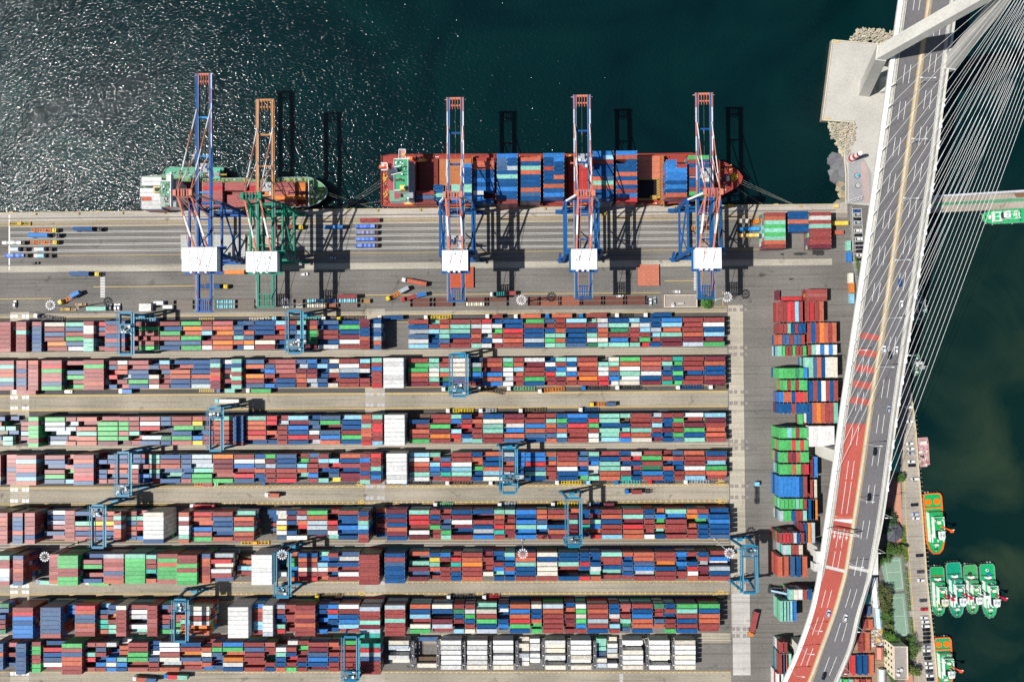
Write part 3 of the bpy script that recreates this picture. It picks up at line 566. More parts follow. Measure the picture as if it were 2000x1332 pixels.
    for k in range(6): x = -g+k*2*g/5; m.box(x-.5, -1.9, az+.4, x+.3, 1.9, az+1.1+.5*(k % 2), tuple(c*uni(.6, 1) for c in apexc)); m.beam((x, -2.2, az), (x, 2.2, az+.4), .2, .2, apexc)
    for sx in (-1, 1): m.box(sx*(g+.6)-.8, -1.6, az+.3, sx*(g+.6)+.8, 1.6, az+1.9, apexc)
    m.build('apex_platform', PAINT, af)
    st = [SAL, (.7, .68, .66)]
    for sx in (-1, 1):
        for f, w in ((.72, .42), (.4, .38)):
            m = MB(); striped((sx*g, .5, az+.6), (sx*(g+.3), tip*f, zb+1.2), w, w, st, 4, m); m.build('forestay', PAINT, r)
        m = MB(); striped((sx*g, -.5, az+.4), (sx*g, ly-1, zb+1.4), .95, .6, st, 3, m); m.build('backstay', PAINT, r)
        m = MB(); m.tube((sx*g*.55, -1, az+1), (sx*g*.8, back+4, zb+1.8), .14, SAL if boomc != OCH else GRN, 5); m.build('hoist_rope', PAINT, r)
    # machinery house
    hx, hy0, hy1 = house; m = MB(); hz = zb+1.3
    m.box(-hx, hy0, hz, hx, hy1, hz+5.2, (.62, .63, .64), (.74, .75, .76)); m.box(-hx-.25, hy0-.25, hz+5.2, hx+.25, hy1+.25, hz+5.45, (.75, .76, .77))
    for k in range(7): x = -hx+hx*2*(k+.5)/7; m.box(x-.06, hy0+.3, hz+5.45, x+.06, hy1-.3, hz+5.53, (.7, .7, .7))
    for x in (-hx*.55, -hx*.1, hx*.3): m.box(x-.5, hy0-1.1, hz+1.5, x+.7, hy0-.25, hz+4.6, (.6, .6, .6))
    hs = m.build('machinery_house', PAINT, r)
    for k in range(2): m = MB(); m.cbox(uni(-hx*.8, hx*.8), uni(hy0+1.5, hy1-1.5), hz+5.45, uni(.6, 1.5), uni(.5, 1.2), uni(.3, .8), (.55, .56, .57)); m.build('roof_vent', PAINT, hs)
    m = MB(); m.box(-hx-1.1, hy0-1.3, hz-.3, hx+1.1, hy1+1.2, hz-.02, legc)
    for x in (-hx-1.05, hx+1.05): m.beam((x, hy0-1.3, hz+1.1), (x, hy1+1.2, hz+1.1), .08, .08, legc)
    m.beam((-hx-1, hy1+1.15, hz+1.1), (hx+1, hy1+1.15, hz+1.1), .1, .1, legc); m.box(hx+.4, hy1-.4, hz-.3, hx+3.4, hy1+1.4, hz+1.4, legc); m.box(-hx-2.6, hy1-.2, hz-.3, -hx-.4, hy1+1.2, hz+1.1, legc)
    m.build('walkway', PAINT, r)
    # trolley, cab, spreader
    ty = trol; m = MB(); m.box(-g+.3, ty-2.6, zb-.2, g-.3, ty+2.6, zb+.3, (.3, .32, .33))
    for k in range(7): m.cbox(uni(-g+1, g-1), ty+uni(-2, 2), zb+.3, uni(.5, 1.4), uni(.4, 1.6), uni(.3, 1), R_.choice((WHT, STEEL, BLU, (.1, .1, .1))))
    tr = m.build('trolley', PAINT, r)
    m = MB(); m.box(1.2, ty-4.6, zb-4.2, 3.2, ty-2.2, zb-1.8, (.6, .6, .6), (.5, .52, .55)); m.build('operator_cab', PAINT, tr)
    sz = spread if spread is not None else 24
    m = MB(); m.box(-6.1, ty-.35, sz, 6.1, ty+.35, sz+.4, SAL if stripe else (.5, .35, .04)); m.box(-6.1, ty-1.2, sz, -5.7, ty+1.2, sz+.35, DK); m.box(5.7, ty-1.2, sz, 6.1, ty+1.2, sz+.35, DK); m.box(-2, ty-1, sz+.4, 2, ty+1, sz+1, STEEL)
    for sx in (-1, 1):
        for sy in (-1, 1): m.tube((sx*1.8, ty+sy*.8, sz+1), (sx*1.6, ty+sy*1.2, zb-.2), .05, DK, 4)
    m.build('spreader', PAINT, tr)
    m = MB(); m.beam((g-.9, 6, zb+.2), (g-.9, tip*.95, zb+.2), .16, .3, DK); m.beam((-g+1.3, 6, zb+.3), (-g+1.3, tip*.9, zb+.3), .06, .06, STEEL); m.beam((0, 6, zb+.3), (0, tip*.9, zb+.3), .05, .05, STEEL)
    m.build('trolley_cable', PAINT, r)
    return r
sts(399.5, 145, 39.3, 8.3, 609, BL2, BL2, None, SAL, (.55, .55, .58), (9.6, -39.5, -26.5), 'tall bright blue quay crane with salmon apex, leftmost of the five', 20, dz=24)
sts(518.5, 195, 34.5, 9.4, 599, GRN, OCH, None, GRN, GRN, (8.6, -39.5, -28.5), 'green quay crane with ochre boom, second from the left', 10, dz=20)
sts(889, 192, 35.8, 8.7, 588, BLU, BLU, [SAL, WS], SAL, WS, (7, -40, -29), 'blue quay crane with salmon and white boom, at the stern of the red ship', -22, 14)
sts(1136, 187, 35.8, 8.7, 583, BLU, BLU, [SAL, WS], SAL, WS, (7, -40, -29), 'blue quay crane with salmon and white boom, over the red ship\'s middle', 24, 26)
sts(1374, 183, 35.8, 8.7, 583, BLU, BLU, [SAL, WS], SAL, WS, (7, -40, -29), 'blue quay crane with salmon and white boom, at the bow of the red ship', 15, 26)
# stripe on the eastern girder of the tall crane is part of its boom paint
# ================================================================ YARD CRANES
TEA = (.006, .13, .25); TE2 = (.012, .21, .34)
def rmg(ua, ub, va, vb, vt, lab, name='yard_crane'):
    hz = 22.; a = P(ua, va, hz); b = P(ub, vb, hz); X = (a.x+b.x)/2; Y = (a.y+b.y)/2; sp = (a.y-b.y)/2; g = (b.x-a.x)/2
    r = thing(name, (X, Y, 0), 0, lab, 'yard crane', 'blue gantry cranes over the yard blocks')
    ty = P(ua, vt, hz).y-Y; ty = max(-sp+3.5, min(sp-3.5, ty))
    for sx in (-1, 1):
        m = MB(); m.beam((sx*g, -sp, hz-.8), (sx*g, sp, hz-.8), .85, 1.6, TEA); m.beam((sx*g, -sp, hz+.1), (sx*g, sp, hz+.1), .35, .2, (.2, .27, .3))
        m.build('girder', PAINT, r)
        for sy in (-1, 1):
            m = MB(); m.beam((sx*g, sy*(sp-.6), hz-1), (sx*(g+2.2), sy*(sp-.6), 2.2), 1.0, 1.2, TEA); m.build('leg', PAINT, r)
    for sy in (-1, 1):
        m = MB(); m.box(-g-4.2, sy*(sp-.6)-.6, 1.3, g+4.2, sy*(sp-.6)+.6, 2.4, TEA)
        for sx in (-1, 1):
            m.box(sx*(g+2.2)-2, sy*(sp-.6)-.45, .5, sx*(g+2.2)+2, sy*(sp-.6)+.45, 1.3, DK)
            for k in (-1.4, -.5, .5, 1.4): m.tube((sx*(g+2.2)+k, sy*(sp-.6)-.3, .35), (sx*(g+2.2)+k, sy*(sp-.6)+.3, .35), .34, DK, 8)
        m.build('sill_beam', PAINT, r)
        m = MB(); m.beam((-g, sy*sp, hz-.8), (g, sy*sp, hz-.8), .9, 1.3, TEA); m.beam((-g-1, sy*(sp-.6), 12), (g+1, sy*(sp-.6), 12), .4, .5, TEA) if 0 else None
        m.beam((-g, sy*(sp+.7), hz), (g, sy*(sp+.7), hz), .5, .1, TE2); m.build('end_tie', PAINT, r)
    for sx in (-1,):
        m = MB(); x = -g-1.5; m.box(x-.3, -sp, hz-.4, x+.3, sp, hz-.3, (.03, .16, .24))
        for q in (-.5, .5): m.beam((x+q, -sp, hz+.8), (x+q, sp, hz+.8), .07, .07, TE2)
        n = int(sp*2/2)
        for k in range(n+1):
            y = -sp+k*2*sp/n; m.box(x-.53, y-.05, hz-.3, x-.45, y+.05, hz+.8, TE2); m.box(x+.45, y-.05, hz-.3, x+.53, y+.05, hz+.8, TE2); m.box(x-.5, y-.08, hz-.29, x+.5, y+.08, hz-.22, TE2)
        m.build('walkway', PAINT, r)
    m = MB(); x = g+1.1
    m.beam((x, -sp, hz+.7), (x, sp, hz+.7), .07, .07, TE2); m.box(x-.4, -sp, hz-.35, x+.4, sp, hz-.3, (.04, .26, .38)); m.build('cable_tray', PAINT, r)
    m = MB(); m.box(-g-.4, ty-2.8, hz+.3, g+.4, ty-2.2, hz+.9, TEA); m.box(-g-.4, ty+2.2, hz+.3, g+.4, ty+2.8, hz+.9, TEA); m.box(-g+.5, ty-2.2, hz+.3, g-.5, ty+2.2, hz+.45, (.1, .14, .16))
    for k in range(9): m.cbox(uni(-g+.6, g-.6), ty+uni(-2.3, 2.3), hz+.45, uni(.5, 1.8), uni(.4, 1.6), uni(.4, 1.5), R_.choice((WHT, TEA, TE2, DK, (.5, .55, .55))))
    m.tube((-1.2, ty, hz+1.1), (1.2, ty, hz+1.1), .6, (.06, .08, .09), 10); tr = m.build('trolley', PAINT, r)
    m = MB(); m.box(g-2.2, ty-3.6, hz-4.6, g-.4, ty-1.6, hz-2.4, (.35, .4, .42), (.6, .62, .62)); m.build('operator_cab', PAINT, tr)
    m = MB(); m.box(-6.05, ty-.3, 16.5, 6.05, ty+.3, 16.85, (.05, .3, .42)); m.box(-6.05, ty-1.15, 16.5, -5.8, ty+1.15, 16.8, DK); m.box(5.8, ty-1.15, 16.5, 6.05, ty+1.15, 16.8, DK); m.box(-1.6, ty-.9, 16.85, 1.6, ty+.9, 17.4, TE2)
    for q in (-1.3, 1.3): m.tube((q, ty, 17.4), (q, ty, hz+.3), .05, DK, 4)
    m.build('spreader', PAINT, tr)
    m = MB(); m.box(-1.8, sp-2.1, 2.4, 1.8, sp-.2, 4.6, (.35, .42, .45), TE2); m.build('electrical_house', PAINT, r)
    m = MB()
    for k in range(5): m.beam((-g-1.9, -sp+.4+(k % 2)*2, 2.6+k*3.8), (-g-1.9, -sp+2.4-(k % 2)*2, 6.4+k*3.8), .6, .1, TE2)
    m.build('ladder', PAINT, r)
for i, c in enumerate(((233, 257, 612, 691, 642), (563, 588, 609, 688, 672), (883, 910, 692, 773, 757), (409, 432, 797, 879, 806), (229, 252, 885, 967, 955), (981, 1007, 877, 962, 935),
          (179, 202, 988, 1068, 992), (1109, 1133, 973, 1066, 1055), (540, 564, 1080, 1165, 1157), (340, 363, 1172, 1252, 1180), (672, 697, 1245, 1330, 1322), (1451, 1477, 1066, 1157, 1075))):
    L_ = ['left one over the first yard block', 'right one over the first yard block', 'over the second block right of the white stack', 'alone over the left of the third block', 'left one over the fourth block', 'right one over the fourth block',
          'left one over the fifth block', 'right one over the fifth block', 'over the sixth block beside a white stack', 'over the left of the seventh block', 'over the lowest block beside the white containers', 'standing clear past the right end of the sixth block'][i]
    rmg(*c, 'teal yard gantry crane, '+L_)
# ================================================================ SHIPS
RED = (.26, .045, .035); HUL = (.10, .015, .015); DGR = (.05, .26, .13)
def hull(mb, pts, zw, zd, zb_, col, deck, rim, k=.93):
    W_ = [P(u, v, zd) for u, v in pts]; c = [(p.x, p.y) for p in W_]
    mb.prism(c, zw, zd, col, deck, k); n = len(c)
    for i in range(n):
        a, b = W_[i], W_[(i+1) % n]; mb.beam((a.x, a.y, zd+zb_/2), (b.x, b.y, zd+zb_/2), .3, zb_, rim)
def Q(mb, u0, v0, u1, v1, z0, z1, col, top=None):       # box whose roof at z1 covers the pixel rectangle
    a, b = P(u0, v0, z1), P(u1, v1, z1); mb.box(min(a.x, b.x), min(a.y, b.y), z0, max(a.x, b.x), max(a.y, b.y), z1, col, top)
def shipbay(u0, u1, v0, rows, tiers, zd, ship, bay, step=8.33):
    zt = zd+tiers*2.6
    for i, tok in enumerate(rows):
        a, b = P(u0, v0+i*step, zt), P(u1, v0+i*step, zt); y = a.y-1.24
        if tok == '.': continue
        parts = [(tok, (a.x+b.x)/2, 12.19)] if len(tok) == 1 else [(tok[0], (a.x+b.x)/2-3.08, 6.06), (tok[1], (a.x+b.x)/2+3.08, 6.06)]
        for j, (ch, x, ln) in enumerate(parts):
            if ch == '.': continue
            for q in range(tiers):
                tp = q == tiers-1; cc = ch.upper() if tp or rnd() < .5 else R_.choice('BBURSN')
                nm = ('' if len(parts) == 1 else 'left ' if j == 0 else 'right ')
                put(x, y, zd+q*2.6, ln, cc, 0, ('%s%s container on %s, %s row, %s bay from stern' % (nm, CN[cc], ship, od(i+1), od(bay))) if tp else None, 'containers aboard the '+ship, tp, force=tp)
# --- large red ship
b = [(745, 307), (762, 303), (900, 302), (1200, 302), (1300, 301), (1350, 300), (1390, 309), (1420, 321), (1440, 334), (1449.5, 346), (1447, 357), (1436, 368), (1410, 381), (1370, 392), (1300, 399), (1200, 401.5), (950, 403), (760, 404), (745, 402)]
r = thing('container_ship', (P(1097, 352).x, P(1097, 352).y, -3), 0, 'large red container ship with stern superstructure, moored below three cranes', 'ship')
ZD = 5.5; m = MB(); hull(m, b, -4, ZD, .9, HUL, RED, (.30, .06, .05)); h_ = m.build('hull', PAINT, r); h_.location = -Vector(r.location)
def part(nm, m, mt=PAINT): o = m.build(nm, mt, r); o.location = -Vector(r.location); return o
for i, (u0, u1, v0, v1, col) in enumerate(((818, 856, 311, 398, (.15, .03, .025)), (858, 921, 311, 398, (.35, .13, .05)), (925, 966, 309, 398, RED), (970, 1010, 309, 398, RED), (1015, 1056, 309, 398, RED), (1061, 1102, 309, 398, RED),
                                (1110, 1150, 311, 396, (.36, .035, .03)), (1157, 1198, 309, 398, RED), (1203, 1244, 309, 397, RED), (1246, 1289, 305, 348, (.44, .15, .09)), (1299, 1342, 312, 392, RED), (1345, 1393, 315, 384, RED))):
    m = MB(); Q(m, u0, v0, u1, v1, ZD, ZD+1.9, tuple(c*.8 for c in col), col)
    a, c = P(u0, v0, ZD+1.9), P(u1, v1, ZD+1.9)
    for k in range(1, 4): y = a.y+(c.y-a.y)*k/4; m.box(a.x, y-.1, ZD+1.9, c.x, y+.1, ZD+1.98, tuple(x*.6 for x in col))
    for k in range(12): x, y = uni(a.x+1, c.x-1), uni(c.y+1, a.y-1); m.box(x-.3, y-.3, ZD+1.9, x+.3, y+.3, ZD+2.05, tuple(min(1, x_*1.3) for x_ in col))
    part('hatch_cover', m)
m = MB(); Q(m, 1246, 349, 1284, 388, ZD, ZD+.12, (.008, .008, .012));  # flat near-black slab paints the dark inside the hold
for u0, v0, u1, v1 in ((1246, 348, 1289, 350.5), (1283, 350, 1289, 390), (1270, 382, 1283, 388), (1246, 388, 1289, 390)): Q(m, u0, v0, u1, v1, ZD, ZD+1.6, (.3, .2, .06), (.36, .24, .06))
for k in range(7): p = P(1285, 352+k*5, ZD+1.6); m.beam((p.x-1, p.y-.8, ZD+1.68), (p.x+1.2, p.y+.8, ZD+1.68), .35, .1, DK)
part('open_hold', m)
for u in (812.5, 923, 968, 1012.5, 1058.5, 1105, 1153.5, 1200.5, 1294, 1343.5):
    m = MB(); w = 3.4 if u == 1294 else 1.0; cc = (.33, .12, .04) if u in (1294, 923, 1105) else (.16, .04, .03)
    Q(m, u-w, 304, u+w, 400, ZD, ZD+4.5, cc); 
    a, c = P(u-w, 304, ZD+4.5), P(u+w, 400, ZD+4.5)
    for k in range(13): y = a.y+(c.y-a.y)*k/12; m.box(a.x-.15, y-.12, ZD, a.x+.1, y+.12, ZD+5.4, cc); m.box(c.x-.1, y-.12, ZD, c.x+.15, y+.12, ZD+5.4, cc)
    part('lashing_bridge', m)
m = MB(); GD = (.05, .30, .15); LW = (.55, .57, .58)
Q(m, 757, 316, 771, 374, ZD, 12, LW, (.28, .07, .08)); Q(m, 798, 316, 807, 391, ZD, 19, (.3, .31, .34), (.27, .28, .31)); Q(m, 761, 372, 806, 393, ZD, 14, LW, (.14, .28, .19)); Q(m, 770, 370, 782, 388, ZD, 16, LW, (.28, .07, .08))
part('accommodation_block', m)
m = MB(); Q(m, 770, 311, 797, 372, 14, 24, (.6, .62, .63), GD); Q(m, 794, 386, 806, 389, 14, 16, LW)
for u0, v0, u1, v1 in ((769, 310, 797, 311), (796.3, 311, 797.2, 372), (769, 311, 770, 372), (770, 371.3, 797, 372.3)): Q(m, u0, v0, u1, v1, 24, 24.7, (.7, .7, .7))
Q(m, 779, 292, 792, 311, 21, 24, (.4, .2, .2), (.35, .2, .2)); Q(m, 778.6, 292, 779.6, 311, 24, 24.8, WHT); Q(m, 791.4, 292, 792.4, 311, 24, 24.8, WHT); Q(m, 779, 291.6, 792, 292.6, 24, 24.8, WHT); Q(m, 780, 386, 793, 392, 21, 24, LW, (.14, .28, .19))
Q(m, 786, 300, 790.5, 304.5, 24, 25.4, (.65, .42, .05))
for k in range(26): u, v = uni(772, 795), uni(314, 360); p = P(u, v, 24); m.cbox(p.x, p.y, 24, uni(.3, 1.3), uni(.3, 1), uni(.2, 1.2), R_.choice((WHT, GD, (.02, .12, .07), (.4, .1, .05), (.5, .5, .5), DK)))
p = P(774, 318, 24.6); m.tube((p.x, p.y, 24), (p.x, p.y, 25.4), 1.0, WHT, 12, .5); p = P(783, 317, 24.6); m.tube((p.x, p.y, 24), (p.x, p.y, 25.2), .7, WHT, 12, .4)
wh = part('bridge_deck', m)
m = MB(); Q(m, 781, 362, 791, 371, 24, 29, (.6, .42, .05), (.65, .47, .05)); Q(m, 783, 364, 789, 369, 29, 30, (.5, .5, .4)); part('funnel', m)
m = MB(); Q(m, 758, 331, 775, 347, ZD, 22, (.09, .10, .10), (.05, .055, .06)); Q(m, 765, 327, 776, 337, 22, 27, (.07, .08, .12), (.05, .06, .10)); part('engine_casing', m)
m = MB(); p = P(776, 336, 27); m.tube((p.x, p.y, 24), (p.x, p.y, 34), .3, WHT, 8, .15); m.beam((p.x-3, p.y-2.5, 30), (p.x+3.5, p.y-1, 30), .35, .35, WHT); m.beam((p.x-1.5, p.y+2.5, 28), (p.x+2.5, p.y+3.3, 28), .5, .3, WHT); part('radar_mast', m)
def lifeboat(par, u, v, z, col, rz, lab=None):
    p = P(u, v, z); m = MB(); pts = [(-3.6, 0), (-2.6, 1.1), (2, 1.2), (3.6, .4), (3.6, -.4), (2, -1.2), (-2.6, -1.1)]
    m.prism(pts, 0, 1.1, col, None, .8); m.prism([(x*.8, y*.8) for x, y in pts], 1.1, 1.9, tuple(min(1, c*1.2) for c in col), None, 1.15); m.box(-1.4, -.5, 1.9, .2, .5, 2.3, WHT)
    o = m.build('lifeboat', PAINT, par, rz=rz); o.location = Vector((p.x, p.y, z-2))-Vector(par.location); return o
lifeboat(r, 799.5, 309.5, 13, (.6, .16, .06), 0); lifeboat(r, 799, 396, 10, (.62, .28, .04), 0); lifeboat(r, 823, 313, 9, (.55, .2, .03), 0); lifeboat(r, 750, 323, 14, (.65, .12, .05), .25)
m = MB(); Q(m, 744, 318, 757, 319.5, 13, 14.6, WHT); Q(m, 744, 331, 757, 332.5, 13, 14.6, WHT); Q(m, 755.5, 318, 757, 332, 13, 14.6, WHT); part('davit_frame', m)
m = MB()
for k in range(60): u, v = uni(748, 757), uni(336, 398); p = P(u, v, ZD+.8); m.cbox(p.x, p.y, ZD, uni(.4, 1.4), uni(.4, 1.4), uni(.4, 1), R_.choice(((.5, .2, .03), RED, (.12, .03, .03), (.5, .35, .1))))
for k in range(70): u, v = uni(810, 1340), R_.choice((uni(304, 308), uni(397, 400))); p = P(u, v, ZD+.8); m.cbox(p.x, p.y, ZD, uni(.4, 2.4), uni(.3, 1.0), uni(.4, 1), R_.choice(((.5, .18, .05), RED, (.12, .03, .03), (.6, .55, .5), (.6, .4, .03))))
part('deck_fittings', m)['kind'] = 'stuff'
m = MB()
for k in range(46):
    m = MB(); t = uni(0, 6.28); q = uni(.2, 1); p = P(1434+7*q*math.cos(t), 345+9*q*math.sin(t), ZD+1); m.tube((p.x, p.y, ZD), (p.x, p.y, ZD+uni(.4, 1.2)), uni(.3, .7), R_.choice(((.65, .42, .02), (.6, .3, .02), RED)), 8); part('bollard', m)
m = MB()
for k in range(40): u, v = uni(1395, 1430), uni(322, 374); p = P(u, v, ZD+.8); m.cbox(p.x, p.y, ZD, uni(.3, 1.4), uni(.3, 1.2), uni(.3, 1.3), R_.choice(((.1, .02, .03), RED, (.5, .45, .1), (.5, .5, .5))), a=uni(0, 1.5))
p = P(1424, 342, 9); m.tube((p.x, p.y, ZD), (p.x, p.y, ZD+7), .35, (.6, .5, .4), 8, .2); m.cbox(p.x, p.y-1.5, ZD, 1.6, 3, 1.6, WHT)
part('bow_fittings', m)['kind'] = 'stuff'
a, c = P(1392, 303, ZD+1), P(1392, 386, ZD+1); m = MB(); m.box(a.x-.3, c.y+4, ZD, a.x+.3, a.y-3, ZD+2.2, (.3, .05, .05)); part('breakwater', m)
SH = 'large red ship'; Z2 = ZD+2
shipbay(813, 852, 373, ['R', 'N', 'R'], 2, Z2, SH, 1, 8.7); shipbay(857, 876, 361, ['B.', 'B.', 'T.', 'B.'], 2, Z2, SH, 2, 8.2)
shipbay(882, 921, 320, ['.U', '.B', '.B', '.B', '.B', 'TT', 'TT', '.B', 'UU'], 2, Z2, SH, 2, 8.1)
shipbay(925, 965, 315, ['S', 'S', 'B', 'B', 'U', 'B', 'U'], 4, Z2, SH, 3); shipbay(925, 964, 373, ['W.', 'U.', 'B'], 4, Z2, SH, 3, 8)
shipbay(971, 1010, 300.5, ['U', 'NB', 'NB', 'NA', 'B', 'T', 'B', 'B', 'U', 'B', 'B', 'R'][:11]+['R'], 6, Z2, SH, 4, 8.15)
shipbay(1016, 1055.5, 307.5, ['S', 'B', 'T', 'S', 'B', 'B', 'B', 'S', 'N', 'B'], 5, Z2, SH, 5, 8.5)
shipbay(1062, 1101.5, 299.5, ['U', 'BU', 'B', 'RB', 'B', 'BS', 'B', 'S', 'B', 'U'], 5, Z2, SH, 6, 8.6)
shipbay(1158, 1197.5, 295.5, ['U', 'UK', 'R', 'B', 'B', 'B', 'SN', 'T', 'S', 'B', 'B', 'N'], 6, Z2, SH, 7, 8.3)
shipbay(1204, 1244, 295, ['U', 'S', '.B', 'B', 'B', 'S', 'B', 'S', 'B', 'R', 'U', 'E'], 6, Z2, SH, 8, 8.3)
shipbay(1301, 1342, 312.5, ['U.', 'UR', 'U', 'U', 'U', 'B', 'U', 'B', 'S'], 5, Z2, SH, 9, 8.1)
shipbay(1344.5, 1385, 304, ['G', 'R', 'B', 'R', 'R', 'B', 'B', 'B', 'R', 'G'], 4, Z2, SH, 10, 7.8)
# --- feeder ship
b = [(277, 346), (320, 343), (400, 350), (600, 347), (612, 349), (628, 358), (638, 368), (640.5, 376), (636, 386), (622, 397), (602, 404), (560, 406), (420, 406), (300, 408), (277, 406)]
r = thing('container_ship', (P(460, 376).x, P(460, 376).y, -3), 0, 'smaller container ship with green deck and grey bow, moored below the two left cranes', 'ship')
ZD = 3.2; m = MB(); hull(m, b, -4, ZD, .8, (.3, .32, .33), (.11, .26, .12), (.4, .42, .42)); part('hull', m)
for u0, u1, c in ((347, 394, (.10, .035, .04)), (394, 434, RED), (440, 477, (.22, .07, .06)), (480, 537, RED), (540, 575, RED), (577, 597, RED)):
    m = MB(); Q(m, u0, 355, u1, 402, ZD, ZD+1.3, c); part('hatch_cover', m)
m = MB(); Q(m, 313, 352, 344, 404, ZD, 14, LW, (.26, .31, .27)); Q(m, 314, 355, 333, 383, 14, 18, LW, (.08, .25, .14))
for k in range(50): u, v = uni(313, 333), uni(353, 403); p = P(u, v, 18); m.cbox(p.x, p.y, 14, uni(.3, 1.6), uni(.3, 1.4), uni(.2, 1.0)+(4 if 356 < v < 382 else 0), R_.choice(((.1, .2, .12), (.45, .47, .45), WHT, (.3, .32, .3), DK, (.1, .25, .15))))
if 1: pass; Q(m, 333, 354, 345, 392, ZD, 17, (.5, .52, .55), (.32, .33, .37)); Q(m, 325, 341, 334, 354, 14, 17, (.4, .1, .1), LW)
for u0, v0, u1, v1 in ((332.6, 340, 333.8, 404), (312, 353.5, 333, 354.2), (325, 340, 333, 341)): Q(m, u0, v0, u1, v1, 17, 19.7, (.7, .7, .7))
part('superstructure', m)
m = MB(); Q(m, 299, 364, 312, 376, ZD, 17, (.45, .36, .15), (.5, .42, .2)); Q(m, 302, 367, 309, 373, 17, 19, DK); part('funnel', m)
o = lifeboat(r, 331, 402.5, 12, (.5, .04, .03), 0)
m = MB()
for k in range(60):
    u, v = uni(600, 632), uni(352, 398)
    if abs(v-376) > 24-(u-600)*.55: continue
    p = P(u, v, ZD+.8); m.cbox(p.x, p.y, ZD, uni(.4, 2), uni(.3, 1.6), uni(.3, 1.4), R_.choice(((.6, .5, .03), (.6, .5, .03), (.1, .12, .1), (.5, .5, .5), (.1, .3, .15))), a=uni(0, 1.5))
p = P(610, 372, 8); m.tube((p.x, p.y, ZD), (p.x, p.y, ZD+9), .35, WHT, 8, .2); m.box(p.x-.3, p.y-2.5, ZD+7, p.x+.3, p.y+2.5, ZD+7.4, (.5, .45, .1)); part('bow_fittings', m)['kind'] = 'stuff'
m = MB(); Q(m, 602, 351, 603.5, 401, ZD, ZD+2.5, (.5, .52, .5)); part('breakwater', m)
m = MB()
for u in range(345, 600, 7):
    for v in (352, 404): p = P(u+uni(-2, 2), v, ZD); m.cbox(p.x, p.y, ZD, uni(.6, 2), .6, .8, R_.choice(((.4, .28, .03), (.1, .22, .12), (.4, .4, .3))))
for u in (396, 437, 478, 576): Q(m, u-1, 353, u+1, 403, ZD, ZD+3, (.28, .22, .07))
part('deck_fittings', m)['kind'] = 'stuff'
S2 = 'small feeder ship'
shipbay(277, 315, 346.5, ['W', 'W'], 4, ZD, S2, 1, 8.6); shipbay(277, 308, 368, ['W', 'W'], 4, ZD, S2, 1, 8.6); shipbay(277, 315, 384.5, ['SW', 'W', 'W'], 4, ZD, S2, 1, 8.2)
shipbay(395.5, 434, 356, ['P', 'E', 'P', 'P', 'P', 'P'], 2, ZD+1.4, S2, 2, 7.9); shipbay(440, 477, 356.5, ['P', 'P'], 2, ZD+1.4, S2, 3, 8); shipbay(447, 477, 381, ['PP', 'P', 'P'], 1, ZD+1.4, S2, 3, 8)
shipbay(480, 516, 356, ['P', 'E', 'E', 'P', 'P'], 1, ZD+1.4, S2, 4, 8.2); shipbay(518, 536, 364, ['PP', 'OR', 'PP', 'PP'], 1, ZD+1.4, S2, 5, 8); shipbay(538, 574.5, 357, ['P', 'P', 'P', 'O', 'P'], 2, ZD+1.4, S2, 6, 8.4)
shipbay(577, 597, 355, ['O', 'O', 'R', 'O', 'O'], 1, ZD+1.4, S2, 7, 7.8) if 0 else None
for i, ch in enumerate('OORO'):
    p = P(586.5, 357.5+i*8, ZD+4); put(p.x, p.y-1.2, ZD+1.4, 6.06, ch, 0, '%s container behind bow deck of smaller ship, %s down' % (CN[ch], od(i+1)), 'containers aboard the '+S2, True, force=True)
# --- bunkering barge alongside
r = thing('bunker_barge', (P(380, 338).x, P(380, 338).y, -3), 0, 'green bunkering barge lying outside the smaller container ship', 'barge')
b = [(320, 339), (324, 330), (334, 327.5), (437, 327.5), (438, 352), (334, 352), (324, 350)]
m = MB(); hull(m, b, -4, -.6, .5, (.05, .12, .1), (.08, .30, .2), (.12, .3, .22)); part('hull', m)
m = MB(); Q(m, 418, 331, 430, 349, -.6, 4.5, (.15, .3, .25), (.12, .4, .3)); Q(m, 424, 334, 430, 344, 4.5, 6.5, (.05, .15, .1)); part('deckhouse', m)
m = MB(); Q(m, 396, 338, 408, 352, -.6, .6, (.06, .06, .07)); 
for k in range(40): u, v = uni(328, 415), uni(331, 349); p = P(u, v); m.cbox(p.x, p.y, -.6, uni(.4, 2), uni(.3, 1.3), uni(.3, .9), R_.choice(((.06, .2, .14), (.12, .12, .12), (.5, .5, .5), (.2, .3, .25), (.3, .12, .05))))
for v in (336, 340, 344): a, c = P(330, v), P(416, v); m.beam((a.x, a.y, -.2), (c.x, c.y, -.2), .2, .2, (.14, .38, .27))
part('deck_gear', m)
# --- mooring ropes
def rope(p, q, lab, sag=.6, rr=.05):
    m = MB(); n = 12
    pts = [p.lerp(q, i/n)-Vector((0, 0, sag*4*(i/n)*(1-i/n))) for i in range(n+1)]
    for a, c in zip(pts, pts[1:]): m.tube(a, c, rr, (.34, .32, .27), 5, caps=False)
    m.build('mooring_rope', MARK, label=lab, cat='rope', group='mooring ropes of the ships')
for a, c, t in (((1447, 350), (1550, 399), 'upper mooring rope from the red ship\'s bow to the quay'), ((1446, 354), (1548, 399), 'middle mooring rope from the red ship\'s bow to the quay'), ((1444, 358), (1549, 400), 'lower mooring rope from the red ship\'s bow to quay'), ((1436, 366), (1492, 401), 'short mooring rope from the red ship\'s bow flank'),
                ((746, 350), (651, 415), 'upper stern rope of the red ship'), ((746, 356), (655, 415), 'second stern rope of the red ship'), ((746, 362), (660, 415), 'third stern rope of the red ship'), ((747, 392), (700, 400), 'short stern rope of the red ship'),
                ((639, 376), (735, 409), 'bow rope of the smaller ship towards the right'), ((638, 380), (700, 400), 'second bow rope of the smaller ship')):
    rope(P(*a, 5), P(*c, .8), t)
